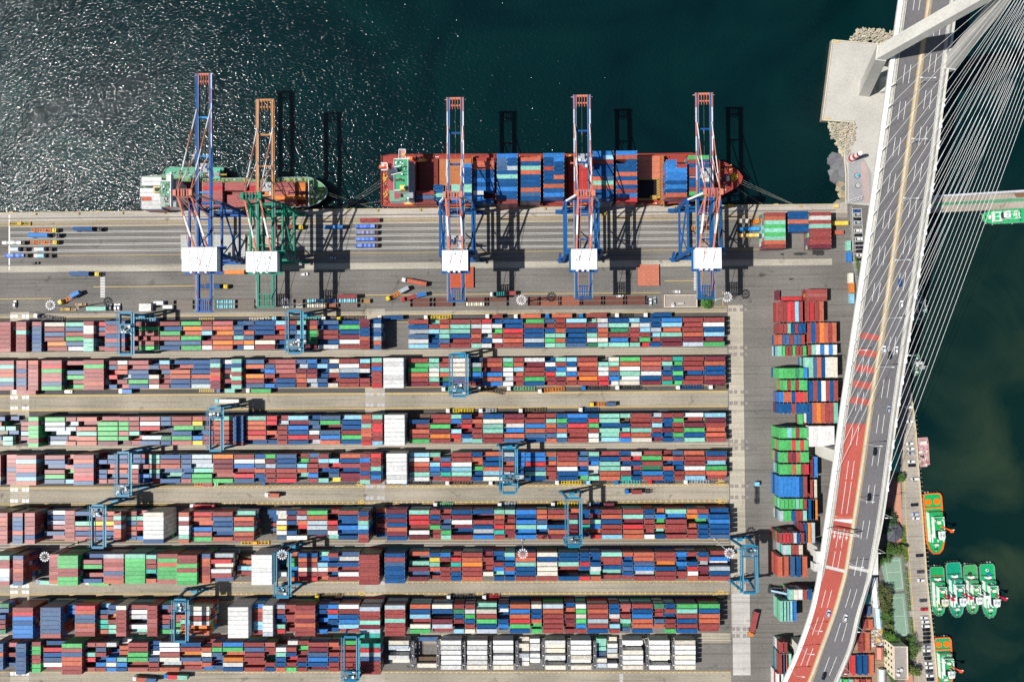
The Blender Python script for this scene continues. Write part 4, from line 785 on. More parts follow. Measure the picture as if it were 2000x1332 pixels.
# ================================================================ TUGS
TYR = []
for c in (DK, DK, (.3, .3, .3), (.05, .05, .05)): m = MB(); m.tube((0, 0, 0), (0, 0, .6), .45, c, 8); TYR.append(m.mesh('tyre_fender', RUBBER))
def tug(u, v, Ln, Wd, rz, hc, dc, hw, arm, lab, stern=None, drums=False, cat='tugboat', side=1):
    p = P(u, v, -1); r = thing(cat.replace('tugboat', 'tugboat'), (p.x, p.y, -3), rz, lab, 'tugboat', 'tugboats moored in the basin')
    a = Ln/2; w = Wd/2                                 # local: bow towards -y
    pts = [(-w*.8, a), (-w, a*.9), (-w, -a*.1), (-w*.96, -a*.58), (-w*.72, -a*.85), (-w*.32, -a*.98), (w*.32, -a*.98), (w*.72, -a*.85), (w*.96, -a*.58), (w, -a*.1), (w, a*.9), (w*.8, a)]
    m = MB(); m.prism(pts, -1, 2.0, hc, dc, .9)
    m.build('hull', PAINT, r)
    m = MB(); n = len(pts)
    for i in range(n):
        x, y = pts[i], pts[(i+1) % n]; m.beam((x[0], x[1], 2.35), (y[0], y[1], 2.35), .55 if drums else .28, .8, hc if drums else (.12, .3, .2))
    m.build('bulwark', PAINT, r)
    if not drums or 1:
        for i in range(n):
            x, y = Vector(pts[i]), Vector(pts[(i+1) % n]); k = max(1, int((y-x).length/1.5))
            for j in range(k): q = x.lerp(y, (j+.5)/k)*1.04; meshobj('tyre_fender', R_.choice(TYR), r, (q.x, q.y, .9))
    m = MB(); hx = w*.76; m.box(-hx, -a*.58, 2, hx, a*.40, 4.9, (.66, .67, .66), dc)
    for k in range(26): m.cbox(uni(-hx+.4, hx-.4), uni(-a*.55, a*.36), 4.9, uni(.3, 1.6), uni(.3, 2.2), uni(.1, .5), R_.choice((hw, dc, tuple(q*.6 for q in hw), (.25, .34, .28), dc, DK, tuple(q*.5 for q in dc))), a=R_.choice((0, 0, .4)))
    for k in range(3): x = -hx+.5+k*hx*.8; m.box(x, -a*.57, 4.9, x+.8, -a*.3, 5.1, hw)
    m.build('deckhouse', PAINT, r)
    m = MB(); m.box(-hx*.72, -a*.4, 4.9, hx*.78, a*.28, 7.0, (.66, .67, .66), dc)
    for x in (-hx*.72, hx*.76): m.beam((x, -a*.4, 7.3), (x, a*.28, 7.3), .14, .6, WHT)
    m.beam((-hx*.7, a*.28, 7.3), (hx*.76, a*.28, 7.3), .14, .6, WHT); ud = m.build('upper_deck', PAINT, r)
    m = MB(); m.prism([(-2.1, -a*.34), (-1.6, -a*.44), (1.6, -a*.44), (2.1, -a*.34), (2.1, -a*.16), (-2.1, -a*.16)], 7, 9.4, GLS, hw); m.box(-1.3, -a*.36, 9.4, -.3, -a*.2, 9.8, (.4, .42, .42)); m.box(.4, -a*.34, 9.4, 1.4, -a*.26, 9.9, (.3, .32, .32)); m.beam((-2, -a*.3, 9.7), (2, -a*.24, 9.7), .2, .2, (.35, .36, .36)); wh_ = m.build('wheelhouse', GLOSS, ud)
    for sx in (-1, 1):
        m = MB(); m.tube((sx*hx*.6, a*.18, 7), (sx*hx*.6, a*.18, 8.6), .6, (.66, .64, .6), 10); m.tube((sx*hx*.6, a*.18, 8.6), (sx*hx*.6, a*.18, 8.9), .35, DK, 8); m.build('funnel', PAINT, ud)
    m = MB(); m.box(-.9, a*.06, 7, .9, a*.16, 8.1, (.66, .63, .52)); m.tube((0, -a*.12, 7), (0, -a*.12, 13), .18, WHT, 6); m.beam((-1.3, -a*.12, 11.8), (1.3, -a*.12, 11.8), .2, .2, WHT); m.build('mast', PAINT, r)
    m = MB()
    m.tube((-1.1, -a*.7, 2.7), (1.1, -a*.7, 2.7), .8, (.55, .56, .5), 10); m.box(-1.6, -a*.74, 2, -1.2, -a*.66, 3.4, STEEL); m.box(1.2, -a*.74, 2, 1.6, -a*.66, 3.4, STEEL); m.box(-.12, -a*.94, 2, .12, -a*.74, 2.3, (.4, .35, .25)); m.box(-.9, -a*.86, 2, .9, -a*.83, 2.8, DK)
    m.build('bow_winch', PAINT, r)
    m = MB()
    if drums:
        for sx in (-1, 1): m.tube((sx*w*.47, a*.72, 2.01), (sx*w*.47, a*.72, 2.3), w*.36, (.75, .14, .005), 22)
        m.box(-w, a*.50, 2, w, a*.54, 2.7, hc)
    else:
        m.box(-w*.85, a*.56, 2, w*.85, a*.585, 2.6, (.02, .1, .05)); m.tube((-w*.25, a*.5, 2), (-w*.25, a*.5, 2.9), .7, (.6, .6, .55), 10); m.cbox(w*.2, a*.49, 2, 2.2, 1.4, .9, (.65, .65, .6), a=.3)
        if stern == 'ring': m.tube((0, a*.76, 2.02), (0, a*.76, 2.4), .9, (.6, .6, .58), 12); m.tube((0, a*.76, 2.4), (0, a*.76, 2.5), .5, DK, 10); m.cbox(.7, a*.62, 2, 2.0, 1.2, .8, (.02, .15, .4), a=.2)
        if stern == 'hatch': m.tube((-.3, a*.62, 2), (-.3, a*.62, 2.5), 1.2, (.02, .04, .03), 12)
        if stern == 'red': m.box(-w*.85, a*.62, 2, w*.85, a*.65, 2.4, (.3, .1, .05))
    m.build('aft_gear', PAINT, r)
    if arm:
        m = MB(); m.tube((side*hx*.2, -a*.02, 7.2), (side*(w+.6), -a*.16, 9.2), .42, arm, 8); m.box(side*(w+.6)-.8, -a*.16-1, 8.8, side*(w+.6)+.9, -a*.16+.9, 9.8, arm); m.tube((side*(w+1.1), -a*.13, 9.6), (side*(w+1.7), -a*.12, 10.4), .25, WHT, 6)
        m.build('fire_monitor_boom', PAINT, r)
TG = (.008, .27, .08); TG2 = (.005, .235, .135); CRD = (.42, .01, .04)
tug(1831, 1154, 30, 8.3, .03, (.01, .1, .35), TG, (.58, .52, .36), CRD, 'green tugboat with blue hull side and cream deckhouse, leftmost of four in a row', 'red')
tug(1865, 1151, 33.5, 9.0, .06, (.03, .04, .04), TG2, (.6, .62, .6), CRD, 'bluish-green tugboat with white deckhouse, second of four in a row', None)
tug(1896.5, 1150, 30, 8.1, .04, (.03, .04, .04), (.045, .27, .09), (.6, .62, .6), (.6, .62, .62), 'olive-green tugboat with white boom, third of four in a row', 'hatch')
tug(1930, 1153, 33, 8.8, .05, (.03, .04, .04), (.008, .30, .11), (.6, .62, .6), CRD, 'bright green tugboat with white ring aft, rightmost of four in a row', 'ring')
tug(1824, 1022, 37, 11, .06, (.75, .13, .01), (.01, .30, .08), (.55, .62, .56), (.75, .11, .01), 'orange tugboat with green deck and two orange discs, moored at upper promenade', None, True)
tug(1843, 1292, 30, 10, .05, (.72, .12, .02), (.02, .28, .10), (.55, .62, .56), (.6, .08, .03), 'orange tugboat with green deck moored beside the long row of parked cars', None, True)
tug(1965, 423, 30, 8.6, -math.pi/2+.05, (.03, .04, .05), (.01, .38, .12), (.6, .62, .6), None, 'green tugboat lying along the jetty with bow to the left', None)
tug(1790, 596, 24, 7.5, .05, (.02, .07, .07), (.01, .11, .10), (.08, .14, .13), None, 'teal tugboat beside the viaduct with shade put into its colours, upper one', None)  # viaduct shade put into hull, deck and fitting colours
tug(1787, 712, 13, 5, .03, (.02, .07, .07), (.01, .12, .09), (.14, .2, .18), None, 'small tugboat half in the shadow of the viaduct, lower one', None)  # colours dimmed here too, painting in the viaduct's shade
# pink barge
r = thing('work_barge', (P(1805, 884).x, P(1805, 884).y, -3), .04, 'weathered pinkish work barge moored at the promenade', 'barge')
m = MB(); m.prism([(-3.9, 9), (3.6, 9.2), (4.0, 5), (4.0, -6), (2.2, -9), (-1.8, -9), (-3.7, -6)], -1, 1.4, (.3, .12, .12), (.40, .22, .22), .92); m.build('hull', PAINT, r)
m = MB()
for k in range(60): m.cbox(uni(-3, 3), uni(-8, 8.3), 1.4, uni(.3, 1.8), uni(.3, 1.8), uni(.15, .8), R_.choice(((.5, .3, .3), (.6, .58, .55), (.35, .15, .15), (.2, .2, .15), (.45, .4, .35))), a=uni(0, 1.5))
m.cbox(0, 6, 1.4, 4, 2.4, 1.8, (.5, .45, .4), (.55, .5, .45)); m.tube((-1.6, -2.5, 1.4), (0, -2.5, 2.6), .7, DK, 10); m.build('deck_gear', PAINT, r)
# ================================================================ VIADUCT / CABLE-STAYED BRIDGE
ST = [(-60, 50, 1764, 1781, 1820, 1828, 1865, 1878), (0, 47, 1755, 1771.5, 1811.5, 1819.5, 1857, 1870), (100, 45.3, 1741, 1757.5, 1797, 1805, 1844, 1857), (200, 43.5, 1727, 1744, 1783, 1791, 1831, 1843), (333, 41, 1708.5, 1726, 1764, 1772, 1814, 1826), (500, 38.5, 1685, 1702, 1741, 1749, 1788, 1800.5),
      (666, 36, 1661, 1677.5, 1717, 1725, 1762, 1775), (800, 33.5, 1641, 1656, 1696.5, 1703.5, 1743, 1754), (900, 31.8, 1628, 1643, 1682.5, 1689.5, 1730, 1740), (1000, 30, 1614, 1630, 1667.5, 1674.5, 1716.5, 1727), (1107, 28, 1599, 1611.5, 1650.5, 1656.5, 1698, 1705),
      (1150, 27, 1592, 1598, 1640, 1646, 1689, 1692), (1200, 26, 1580, 1585, 1625.5, 1631, 1674, 1677.5), (1266, 24.5, 1557, 1562, 1601.5, 1607, 1658, 1661.5), (1332, 23, 1528, 1535, 1577.5, 1585, 1629.5, 1634), (1400, 21, 1496, 1503, 1547, 1554, 1598, 1603)]
def cat(a, b, c, d, t): return .5*(2*b+(c-a)*t+(2*a-5*b+4*c-d)*t*t+(3*b-a-3*c+d)*t*t*t)
SEC = []
for i in range(len(ST)-1):
    p0, p1, p2, p3 = ST[max(0, i-1)], ST[i], ST[i+1], ST[min(len(ST)-1, i+2)]
    for k in range(4):
        s = [cat(p0[j], p1[j], p2[j], p3[j], k/4) if i not in (0,) else p1[j]+(p2[j]-p1[j])*k/4 for j in range(8)]; SEC.append([P(u, s[0], s[1]) for u in s[2:]])
SEC.append([P(u, ST[-1][0], ST[-1][1]) for u in ST[-1][2:]])
# go on beyond the frame, both ways
for k in range(30): a, b = SEC[0], SEC[1]; SEC.insert(0, [x+(x-y) for x, y in zip(a, b)]); 
for k in range(14): a, b = SEC[-1], SEC[-2]; SEC.append([x+(x-y) for x, y in zip(a, b)])
br = thing('cable_stayed_bridge', (P(1713, 166).x, P(1713, 166).y, 0), 0, 'long cable-stayed road bridge curving down over the port with a concrete pylon', 'bridge')
def bp(nm, m, mt, par=None):
    o = m.build(nm, mt, br); o.location = -Vector(br.location); return o
def across(s, t):          # t in 0..1 across the whole deck, anchored on section points
    return s[0].lerp(s[5], t)
def ribbon(m, fa, fb, z0, z1, col, i0=0, i1=None, side=True):
    i1 = len(SEC)-1 if i1 is None else i1
    for i in range(i0, i1):
        a, b, c, d = fa(SEC[i]), fb(SEC[i]), fb(SEC[i+1]), fa(SEC[i+1]); up = Vector((0, 0, z1)); dn = Vector((0, 0, z0))
        m.add([a+up, d+up, c+up, b+up], [(0, 1, 2, 3)], col)
        if side: m.add([a+dn, a+up, d+up, d+dn], [(3, 2, 1, 0)], col); m.add([b+dn, b+up, c+up, c+dn], [(0, 1, 2, 3)], col)
def at(i, off=0): return lambda s: s[i]+(s[5]-s[0]).normalized()*off
CW = (.42, .41, .37)
m = MB(); ribbon(m, at(0), at(5), -.9, 0, CW); ribbon(m, lambda s: s[0].lerp(s[5], .2), lambda s: s[0].lerp(s[5], .8), -3.2, -.91, (.4, .4, .38))
for i in range(len(SEC)-1):
    a, b, c, d = SEC[i][0], SEC[i][5], SEC[i+1][5], SEC[i+1][0]; z = Vector((0, 0, -.9)); m.add([a+z, b+z, c+z, d+z], [(0, 1, 2, 3)], CW)
bp('deck', m, CONC)
i805 = next(i for i, s in enumerate(SEC) if s[1].y < P(1655, 806, 33.5).y)
m = MB(); ribbon(m, at(1), at(2), 0, .06, (.12, .117, .12), 0, None); bp('road_surface', m, ROADM)
m = MB(); ribbon(m, at(3), at(4), 0, .06, (.12, .117, .12)); bp('road_surface', m, ROADM)
m = MB(); RP = (.35, .075, .056); ribbon(m, at(1, .2), at(2, -.2), .05, .075, RP, i805, None, False); bp('red_paving', m, ROADM)
def onroad(v, lo=1, hi=2, fr=0.):   # deck point for photo row v
    for i in range(len(SEC)-1):
        a, b = SEC[i], SEC[i+1]; va, vb = VV[i], VV[i+1]
        if va <= v <= vb:
            t = (v-va)/(vb-va); return (a[lo].lerp(b[lo], t)).lerp(a[hi].lerp(b[hi], t), fr)
    return SEC[0][lo].copy()
RI = ROT.transposed()
def proj(p):
    q = RI @ (p-Vector((0, 0, H))); return 1000+1333.33*q.x/-q.z, 666-1333.33*q.y/-q.z
VV = [proj(s[2])[1] for s in SEC]
for v0, v1 in ((652, 663), (683, 696), (714, 727), (745, 758), (777, 789)):
    q = [onroad(v0-3, 1, 2, .01), onroad(v0+3, 1, 2, .99), onroad(v1+3, 1, 2, .99), onroad(v1-3, 1, 2, .01)]
    m = MB(); m.sheet([x+Vector((0, 0, .08)) for x in q], RP); bp('red_stripe', m, MARK)
def dash(lo, hi, fr, v0, v1, col=WH, w=.26, z=.1, own=True):
    m = MB() if own else globals()['m']
    n = max(1, int((v1-v0)/12)); pts = [onroad(v0+(v1-v0)*i/n, lo, hi, fr) for i in range(n+1)]
    for a, b in zip(pts, pts[1:]):
        d = (b-a).normalized(); e = Vector((-d.y, d.x, 0))*w/2; u = Vector((0, 0, z)); m.sheet([a-e+u, b-e+u, b+e+u, a+e+u], col)
    if own: bp('lane_dash', m, MARK)
for v in list(range(-45, 590, 71))+[669, 736, 803, 870, 937, 1003+0]:
    for fr in (.36, .64): dash(1, 2, fr, v+30, v+66)
for v in (940, 1076+0, 1152, 1205+0, 1265):
    for fr in (.36, .64): dash(1, 2, fr, v, v+34)
for v in list(range(-36, 600, 71))+[658, 741, 810, 874, 947, 1016, 1088, 1150, 1216, 1282]:
    for fr in (.36, .64): dash(3, 4, fr, v, v+36)
for lo, hi, fr, c in ((1, 2, .02, WH), (1, 2, .975, YE), (3, 4, .03, YE), (3, 4, .965, WH)): dash(lo, hi, fr, -58, 1395, c, .22)
m = MB()
for lo in (1, 3):
    a, b = onroad(1103, lo, lo+1, 0), onroad(1112, lo, lo+1, 1); c, d = onroad(1118, lo, lo+1, 1), onroad(1109, lo, lo+1, 0); m.sheet([x+Vector((0, 0, .09)) for x in (a, b, c, d)], (.45, .44, .42))
a, b = onroad(1007, 1, 2, 0), onroad(1013, 1, 2, 1); c, d = onroad(1022, 1, 2, 1), onroad(1016, 1, 2, 0); m.sheet([x+Vector((0, 0, .09)) for x in (a, b, c, d)], (.6, .58, .56))
for k in range(14): a = onroad(1007.5, 1, 2, .04+k*.068); m.cbox(a.x, a.y-1, a.z+.1, .7, 1.6, .01, (.42, .1, .07))
bp('stop_band', m, MARK)
for k, fr in enumerate((.18, .48, .82)):           # direction arrows painted on the red lanes
    m = MB()
    a = onroad(1034+k*1.5, 1, 2, fr); b = onroad(1052+k*1.5, 1, 2, fr); m.beam(a+Vector((0, 0, .1)), a.lerp(b, .6)+Vector((0, 0, .1)), .35, .02, (.55, .5, .48))
    d = (b-a).normalized(); e = Vector((-d.y, d.x, 0)); c = a.lerp(b, .6); m.sheet([c+e*.9+Vector((0, 0, .12)), b+Vector((0, 0, .12)), c-e*.9+Vector((0, 0, .12))], (.55, .5, .48))
    if k < 2: m.beam(a.lerp(b, .25)+Vector((0, 0, .1)), a.lerp(b, .35)+e*.9*(-1)+Vector((0, 0, .1)), .3, .02, (.55, .5, .48))
    bp('road_arrow', m, MARK)
m = MB(); ribbon(m, at(2, .15), at(3, -.15), 0, .35, (.45, .38, .26)); ribbon(m, at(2, .9), at(2, 1.3), .3, .95, (.5, .45, .36)); ribbon(m, at(3, -1.3), at(3, -.9), .3, .95, (.5, .45, .36)); bp('median_barrier', m, CONC)
for k, (i, o0, o1) in enumerate(((0, 0, 2.2), (5, -1.3, 0))):
    m = MB(); ribbon(m, at(i, o0+.02 if k == 0 else o0), at(i, o1 if k == 0 else o1-.02), -1.0, .9, (.72, .72, .70) if k == 0 else (.50, .49, .44)); bp('edge_fairing', m, CONC)
m = MB(); ribbon(m, at(1, -.55), at(1, -.2), 0, .85, (.48, .47, .42)); bp('parapet', m, CONC)
m = MB(); ribbon(m, at(4, .4), at(4, .8), 0, .85, (.5, .49, .44)); ribbon(m, at(4, 1.6), at(4, 1.7), .1, 1.1, STEEL); bp('parapet', m, CONC)
m = MB(); ribbon(m, at(1, -.95), at(1, -.88), .9, 1.1, (.1, .1, .1)); 
for v in range(-40, 1330, 14): a = onroad(v, 1, 2, 0)+(SEC[5][0]-SEC[5][5]).normalized()*.9; m.box(a.x-.06, a.y-.06, a.z, a.x+.06, a.y+.06, a.z+1.1, (.1, .1, .1))
bp('railing', m, PAINT)
# pylon: legs under the deck, knees beside it, arms to the mast
PC = (.47, .46, .42)
kl, kr = P(1722, 104, 46), P(1858, 121, 46); ap = P(2002, -56, 124); fl, fr_ = P(1690, 174, .5), None
ctr = (kl+kr)/2; fr_ = Vector((2*ctr.x-fl.x, 2*ctr.y-fl.y+2, .5))
def taper(m, p, q, wx, wy, qx, qy, col, ang):
    e = Vector((math.cos(ang), math.sin(ang), 0)); g = Vector((-math.sin(ang), math.cos(ang), 0)); vs = []
    for c, a, b in ((p, wx, wy), (q, qx, qy)): vs += [c-e*a/2-g*b/2, c+e*a/2-g*b/2, c+e*a/2+g*b/2, c-e*a/2+g*b/2]
    m.hexa(vs, col)
an = math.atan2(kr.y-kl.y, kr.x-kl.x)
for f, k in ((fl, kl), (fr_, kr)):
    m = MB(); taper(m, f-Vector((0, 0, .5 if k is kl else 5)), k, 6.5, 9, 6, 8.5, PC, an); taper(m, k-Vector((0, 0, .5)), ap, 5.4, 7.6, 4.2, 7, PC, an); bp('pylon_leg', m, CONC)
m = MB(); taper(m, ap-Vector((0, 0, 4)), Vector((ap.x, ap.y, 190)), 8.5, 8, 5.5, 6.5, PC, an); bp('pylon_mast', m, CONC)
m = MB(); m.beam(Vector((kl.x, kl.y, 38)), Vector((kr.x, kr.y, 38)), 5, 4, PC); bp('cross_beam', m, CONC)
for side, ia, n in ((0, 0, 19), (1, 5, 19)):
    for k in range(n):
        v = (172 if side == 0 else 205)+k*(933-172)/(n-1)*(1 if side == 0 else .985); a = onroad(v, 0, 5, .045 if side == 0 else .985)
        b = Vector((ap.x+(-1 if side == 0 else 1)*1.5, ap.y-1.5, 124+34*(k/(n-1))))
        m = MB(); m.tube(a+Vector((0, 0, .9)), b, .09, (.62, .63, .62), 6, .075)
        m.tube(a, a+(b-a).normalized()*4.5, .42, (.68, .68, .66), 8); m.cbox(a.x, a.y, a.z, 1.5, 2.6, 1.0, (.7, .7, .68)); bp('stay_cable', m, PAINT)
    for k in range(12):
        a = SEC[max(0, 30-int(k*2.2)-2)][ia].copy(); b = Vector((ap.x, ap.y+1.5, 124+34*(k/11))); m = MB(); m.tube(a+Vector((0, 0, .5)), b, .09, (.58, .58, .56), 6, .075); bp('stay_cable', m, PAINT)
# piers below the ramp
for u, v, z in ((1590, 877, 29), (1573, 1064, 26), (1543, 1254, 22)):
    a = P(u, v); m = MB(); e = onroad(v+16, 0, 5, .5); m.cbox(a.x+3, a.y, 0, 6, 7, z-2.6, (.5, .48, .43)); m.beam((a.x, a.y, z-3.6), (e.x+6, e.y, z-3.6), 5, 2.4, (.5, .48, .43)); m.cbox(e.x+2*(e.x-a.x)*.5, e.y-2, 0, 6, 7, z-4, (.5, .48, .43)); bp('pier', m, CONC)
m = MB(); a = onroad(1095, 0, 5, -.01); m.cbox(a.x+.4, a.y, a.z-4, 4, 11, 4.2, (.52, .51, .47)); m.cbox(a.x-.9, a.y-3.5, a.z-4, 4.6, 4.5, 4.8, (.5, .5, .46)); bp('expansion_pier', m, CONC); m = MB(); a = onroad(1112, 0, 5, 1.01); m.cbox(a.x+1, a.y+4, a.z-4, 4, 14, 4.1, (.52, .51, .47)); bp('expansion_pier', m, CONC)
# overhead gantry sign
a, b = onroad(1031, 0, 5, .03), onroad(1040, 1, 3, .96); m = MB()
m.tube(a, a+Vector((0, 0, 7)), .25, (.6, .6, .58), 8); m.tube(b, b+Vector((0, 0, 7)), .25, (.6, .6, .58), 8)
for dx in (-.5, .5): m.beam(a+Vector((0, dx, 7)), b+Vector((0, dx, 7)), .22, .22, (.62, .62, .6))
for k in range(14): c = a.lerp(b, k/14); m.beam(c+Vector((0, -.5, 7)), c+Vector(((b-a).x/14, .5, 7)), .1, .1, (.6, .6, .6))
m.beam(a.lerp(b, .15)+Vector((0, .7, 6)), a.lerp(b, .85)+Vector((0, .7, 6)), .15, 2.4, (.02, .14, .09)); m.build('sign_gantry', PAINT, label='steel sign gantry spanning the red lanes of the bridge', cat='gantry')
# street lamps
def lamp(v, side, lab, arms=2):
    lo, hi, fr = (2, 3, .5) if side == 0 else (0, 5, .03) if side < 0 else (0, 5, .99); a = onroad(v, lo, hi, fr); h = 10
    d = (SEC[30][5]-SEC[30][0]).normalized(); r = thing('street_lamp', a, 0, lab, 'street lamp', 'street lamps along the bridge')
    m = MB(); m.tube((0, 0, 0), (0, 0, h), .14, (.6, .62, .62), 8, .08); m.build('pole', PAINT, r)
    for s in ((1, -1) if arms == 2 else (1,)):
        e = d*s*3.2*(1 if side <= 0 else -1); m = MB(); m.tube((0, 0, h-.6), (e.x, e.y, h), .09, (.62, .64, .64), 6); am = m.build('arm', PAINT, r)
        m = MB(); m.cbox(e.x*1.1, e.y*1.1, h-.12, 1.5, .5, .2, (.62, .63, .62), a=math.atan2(e.y, e.x)); m.build('lamp_head', PAINT, am)
nl = 0
for v in (58, 166, 282, 395, 512, 622, 716, 866, 972, 1096): nl += 1; lamp(v, 0, 'twin-armed street lamp on the bridge median, %s from the top' % od(nl), 1 if v > 600 else 2)
for i, v in enumerate((684, 1218, 1262, 1305)): lamp(v, -1, 'single-armed street lamp on the left bridge edge, %s from the top' % od(i+1), 1)
for i, v in enumerate((20, 694, 1003, 1070, 1220, 1300)): lamp(v, 1, 'single-armed street lamp on the right bridge edge, %s from the top' % od(i+1), 1)
# jetty
r = thing('jetty', (P(1900, 395).x, P(1900, 395).y, -3), 0, 'narrow concrete jetty with a green stripe, reaching right from under the bridge', 'jetty')
def jr(nm, m, mt): o = m.build(nm, mt, r); o.location = -Vector(r.location)
def J(*q): return [tuple(P(*x)[:2]) for x in q]
m = MB(); m.prism(J((1795, 388), (2200, 363), (2200, 398), (1795, 417)), -9, .0, (.2, .18, .15), (.33, .29, .24)); jr('pier_deck', m, GROUND)
m = MB(); m.sheet([p+(.02,) for p in J((1800, 398), (2200, 376), (2200, 383), (1800, 404))], (.08, .25, .14)); m.sheet([p+(.024,) for p in J((1980, 378), (2200, 368), (2200, 377), (1985, 386.5))], (.16, .09, .05)); jr('green_stripe', m, GROUND)
m = MB(); m.prism(J((1800, 384), (2200, 359.5), (2200, 363.2), (1800, 388)), -9, 1.1, (.4, .41, .43), (.46, .47, .5)); jr('parapet', m, CONC)
# ================================================================ CARS
CM = {}
def car_meshes(col, kind):
    k = (col, kind)
    if k in CM: return CM[k]
    van = kind == 'van'; m = MB(); h = 1.55 if not van else 1.9
    low = [(-2.25, -.7), (-2.1, -.86), (2.0, -.86), (2.25, -.6), (2.25, .6), (2.0, .86), (-2.1, .86), (-2.25, .7)]
    m.prism(low, .28, .88, col, col, .96)
    rf = [(-1.5, -.62), (.45, -.62), (.45, .62), (-1.5, .62)] if not van else [(-2.0, -.72), (1.0, -.72), (1.0, .72), (-2.0, .72)]
    m.prism(rf, h-.06, h, col, col)
    body = m.mesh('body', GLOSS)
    m = MB(); x0, x1 = (-2.05, 1.15) if not van else (-2.15, 1.6)
    t = [(rf[0][0], -.64), (rf[1][0], -.64), (rf[1][0], .64), (rf[0][0], .64)]
    m.hexa([(x0, -.76, .88), (x1, -.76, .88), (x1, .76, .88), (x0, .76, .88)]+[(a, b, h-.065) for a, b in t], GLS)
    glass = m.mesh('windows', GLASS)
    m = MB(); m.tube((0, -.1, 0), (0, .1, 0), .32, DK, 10); m.tube((0, -.12, 0), (0, .12, 0), .17, STEEL, 8); wheel = m.mesh('wheel', RUBBER)
    CM[k] = (body, glass, wheel); return CM[k]
CC = dict(W=(.62, .62, .63), K=(.008, .009, .014), S=(.30, .33, .37), D=(.05, .055, .07), R=(.42, .012, .02), B=(.01, .07, .27), L=(.4, .45, .6))
CW_ = dict(W='white', K='black', S='silver', D='dark grey', R='red', B='blue', L='pale blue')
def car(u, v, c, rz, lab, grp, z=None, kind='car'):
    p = P(u, v, 1.2) if z is None else z; b, g, wh = car_meshes(CC[c], kind)
    r = thing('parked_car' if z is None else 'moving_car', (p.x, p.y, .0 if z is None else p.z), rz, lab, 'van' if kind == 'van' else 'car', grp)
    meshobj('body', b, r); meshobj('windows', g, r)
    for sx in (-1.4, 1.4):
        for sy in (-.78, .78): meshobj('wheel', wh, r, (sx, sy, .32))
    if z is None: r.location.z = .03
lst = [(1779, 823, 'W'), (1775, 795, 'W'), (1778, 866, 'W'), (1780, 876, 'W'), (1780, 885, 'S'), (1781, 901, 'W'), (1782, 909, 'K'), (1788, 935, 'W'), (1787, 986, 'K'), (1788, 1004, 'L'), (1790, 1012, 'W'),
       (1797, 1085, 'K'), (1799, 1117, 'D'), (1800, 1133, 'W'), (1804, 1173, 'D'), (1806, 1190, 'R'), (1806, 1206, 'W'), (1808, 1214, 'W'), (1808, 1222, 'W'), (1810, 1230, 'K'), (1811, 1238, 'K'), (1811, 1246, 'K'), (1811, 1254, 'K'), (1811, 1262, 'S'), (1811, 1270, 'W'),
       (1811, 1278, 'D'), (1813, 1286, 'K'), (1814.5, 1295, 'W'), (1816, 1303, 'W'), (1816, 1311, 'D'), (1817, 1319, 'W'), (1818, 1327, 'K')]
for i, (u, v, c) in enumerate(lst): car(u, v, c, math.pi+uni(-.03, .03)+.06, '%s car parked on the promenade by the basin, %s from the top' % (CW_[c], od(i+1)), 'cars parked along the promenade', kind='van' if (u, v) in ((1788, 935), (1808, 1222)) else 'car')
lst = [(1674, 412, 'B'), (1674, 419.5, 'S'), (1675, 428, 'K'), (1674.5, 435.5, 'S'), (1676.5, 451, 'W'), (1677.5, 459, 'K'), (1678.5, 467, 'W'), (1679, 475, 'K'), (1679.5, 483, 'K'), (1680, 490.5, 'K'), (1680.5, 498.5, 'W'), (1681, 506.5, 'K')]
for i, (u, v, c) in enumerate(lst): car(u, v, c, R_.choice((0, math.pi))+.02, '%s car in the fenced car park beside the bridge, %s from the top' % (CW_[c], od(i+1)), 'cars in the fenced car park')
for u, v, c, rz, t in ((28, 594, 'W', 1.5, 'white car alone on the asphalt near the left edge'), (68, 514, 'K', .05, 'black car on the apron below the parked tank trailers'), (594, 536, 'W', .12, 'white pickup below the green crane\'s house'), (649, 504, 'S', 0, 'silver van in the green crane\'s shadow'),
                       (1211, 578, 'W', 0, 'white car beside the row of flat racks'), (1322, 570, 'W', 0, 'white car just above the flat-roofed office'), (1263, 588, 'D', 1.57, 'dark car, left of three beside the office'), (1270.5, 590, 'W', 1.57, 'white car, middle of three beside the office'),
                       (1279, 587, 'S', 1.57, 'silver car, right of three beside the office'), (215.5, 600, 'D', 1.57, 'dark car, left of three by the kerb containers'), (225, 600.5, 'W', 1.57, 'white car, middle of three by the kerb containers'), (231.5, 600, 'W', 1.57, 'white car, right of three by the kerb containers'),
                       (133, 765, 'W', 3.14, 'white car driving in the lane below the second yard block')): car(u, v, c, rz, t, 'cars on the terminal')
def bcar(u, v, c, lab, lo=3):
    z = onroad(v, lo, lo+1, .5).z; p = P(u, v, z+1.1); p.z = z+.1; a, b = onroad(v-6, 2, 3, .5), onroad(v+6, 2, 3, .5)
    car(0, 0, c, math.atan2((a-b).y, (a-b).x), lab, 'cars driving on the bridge', z=p)
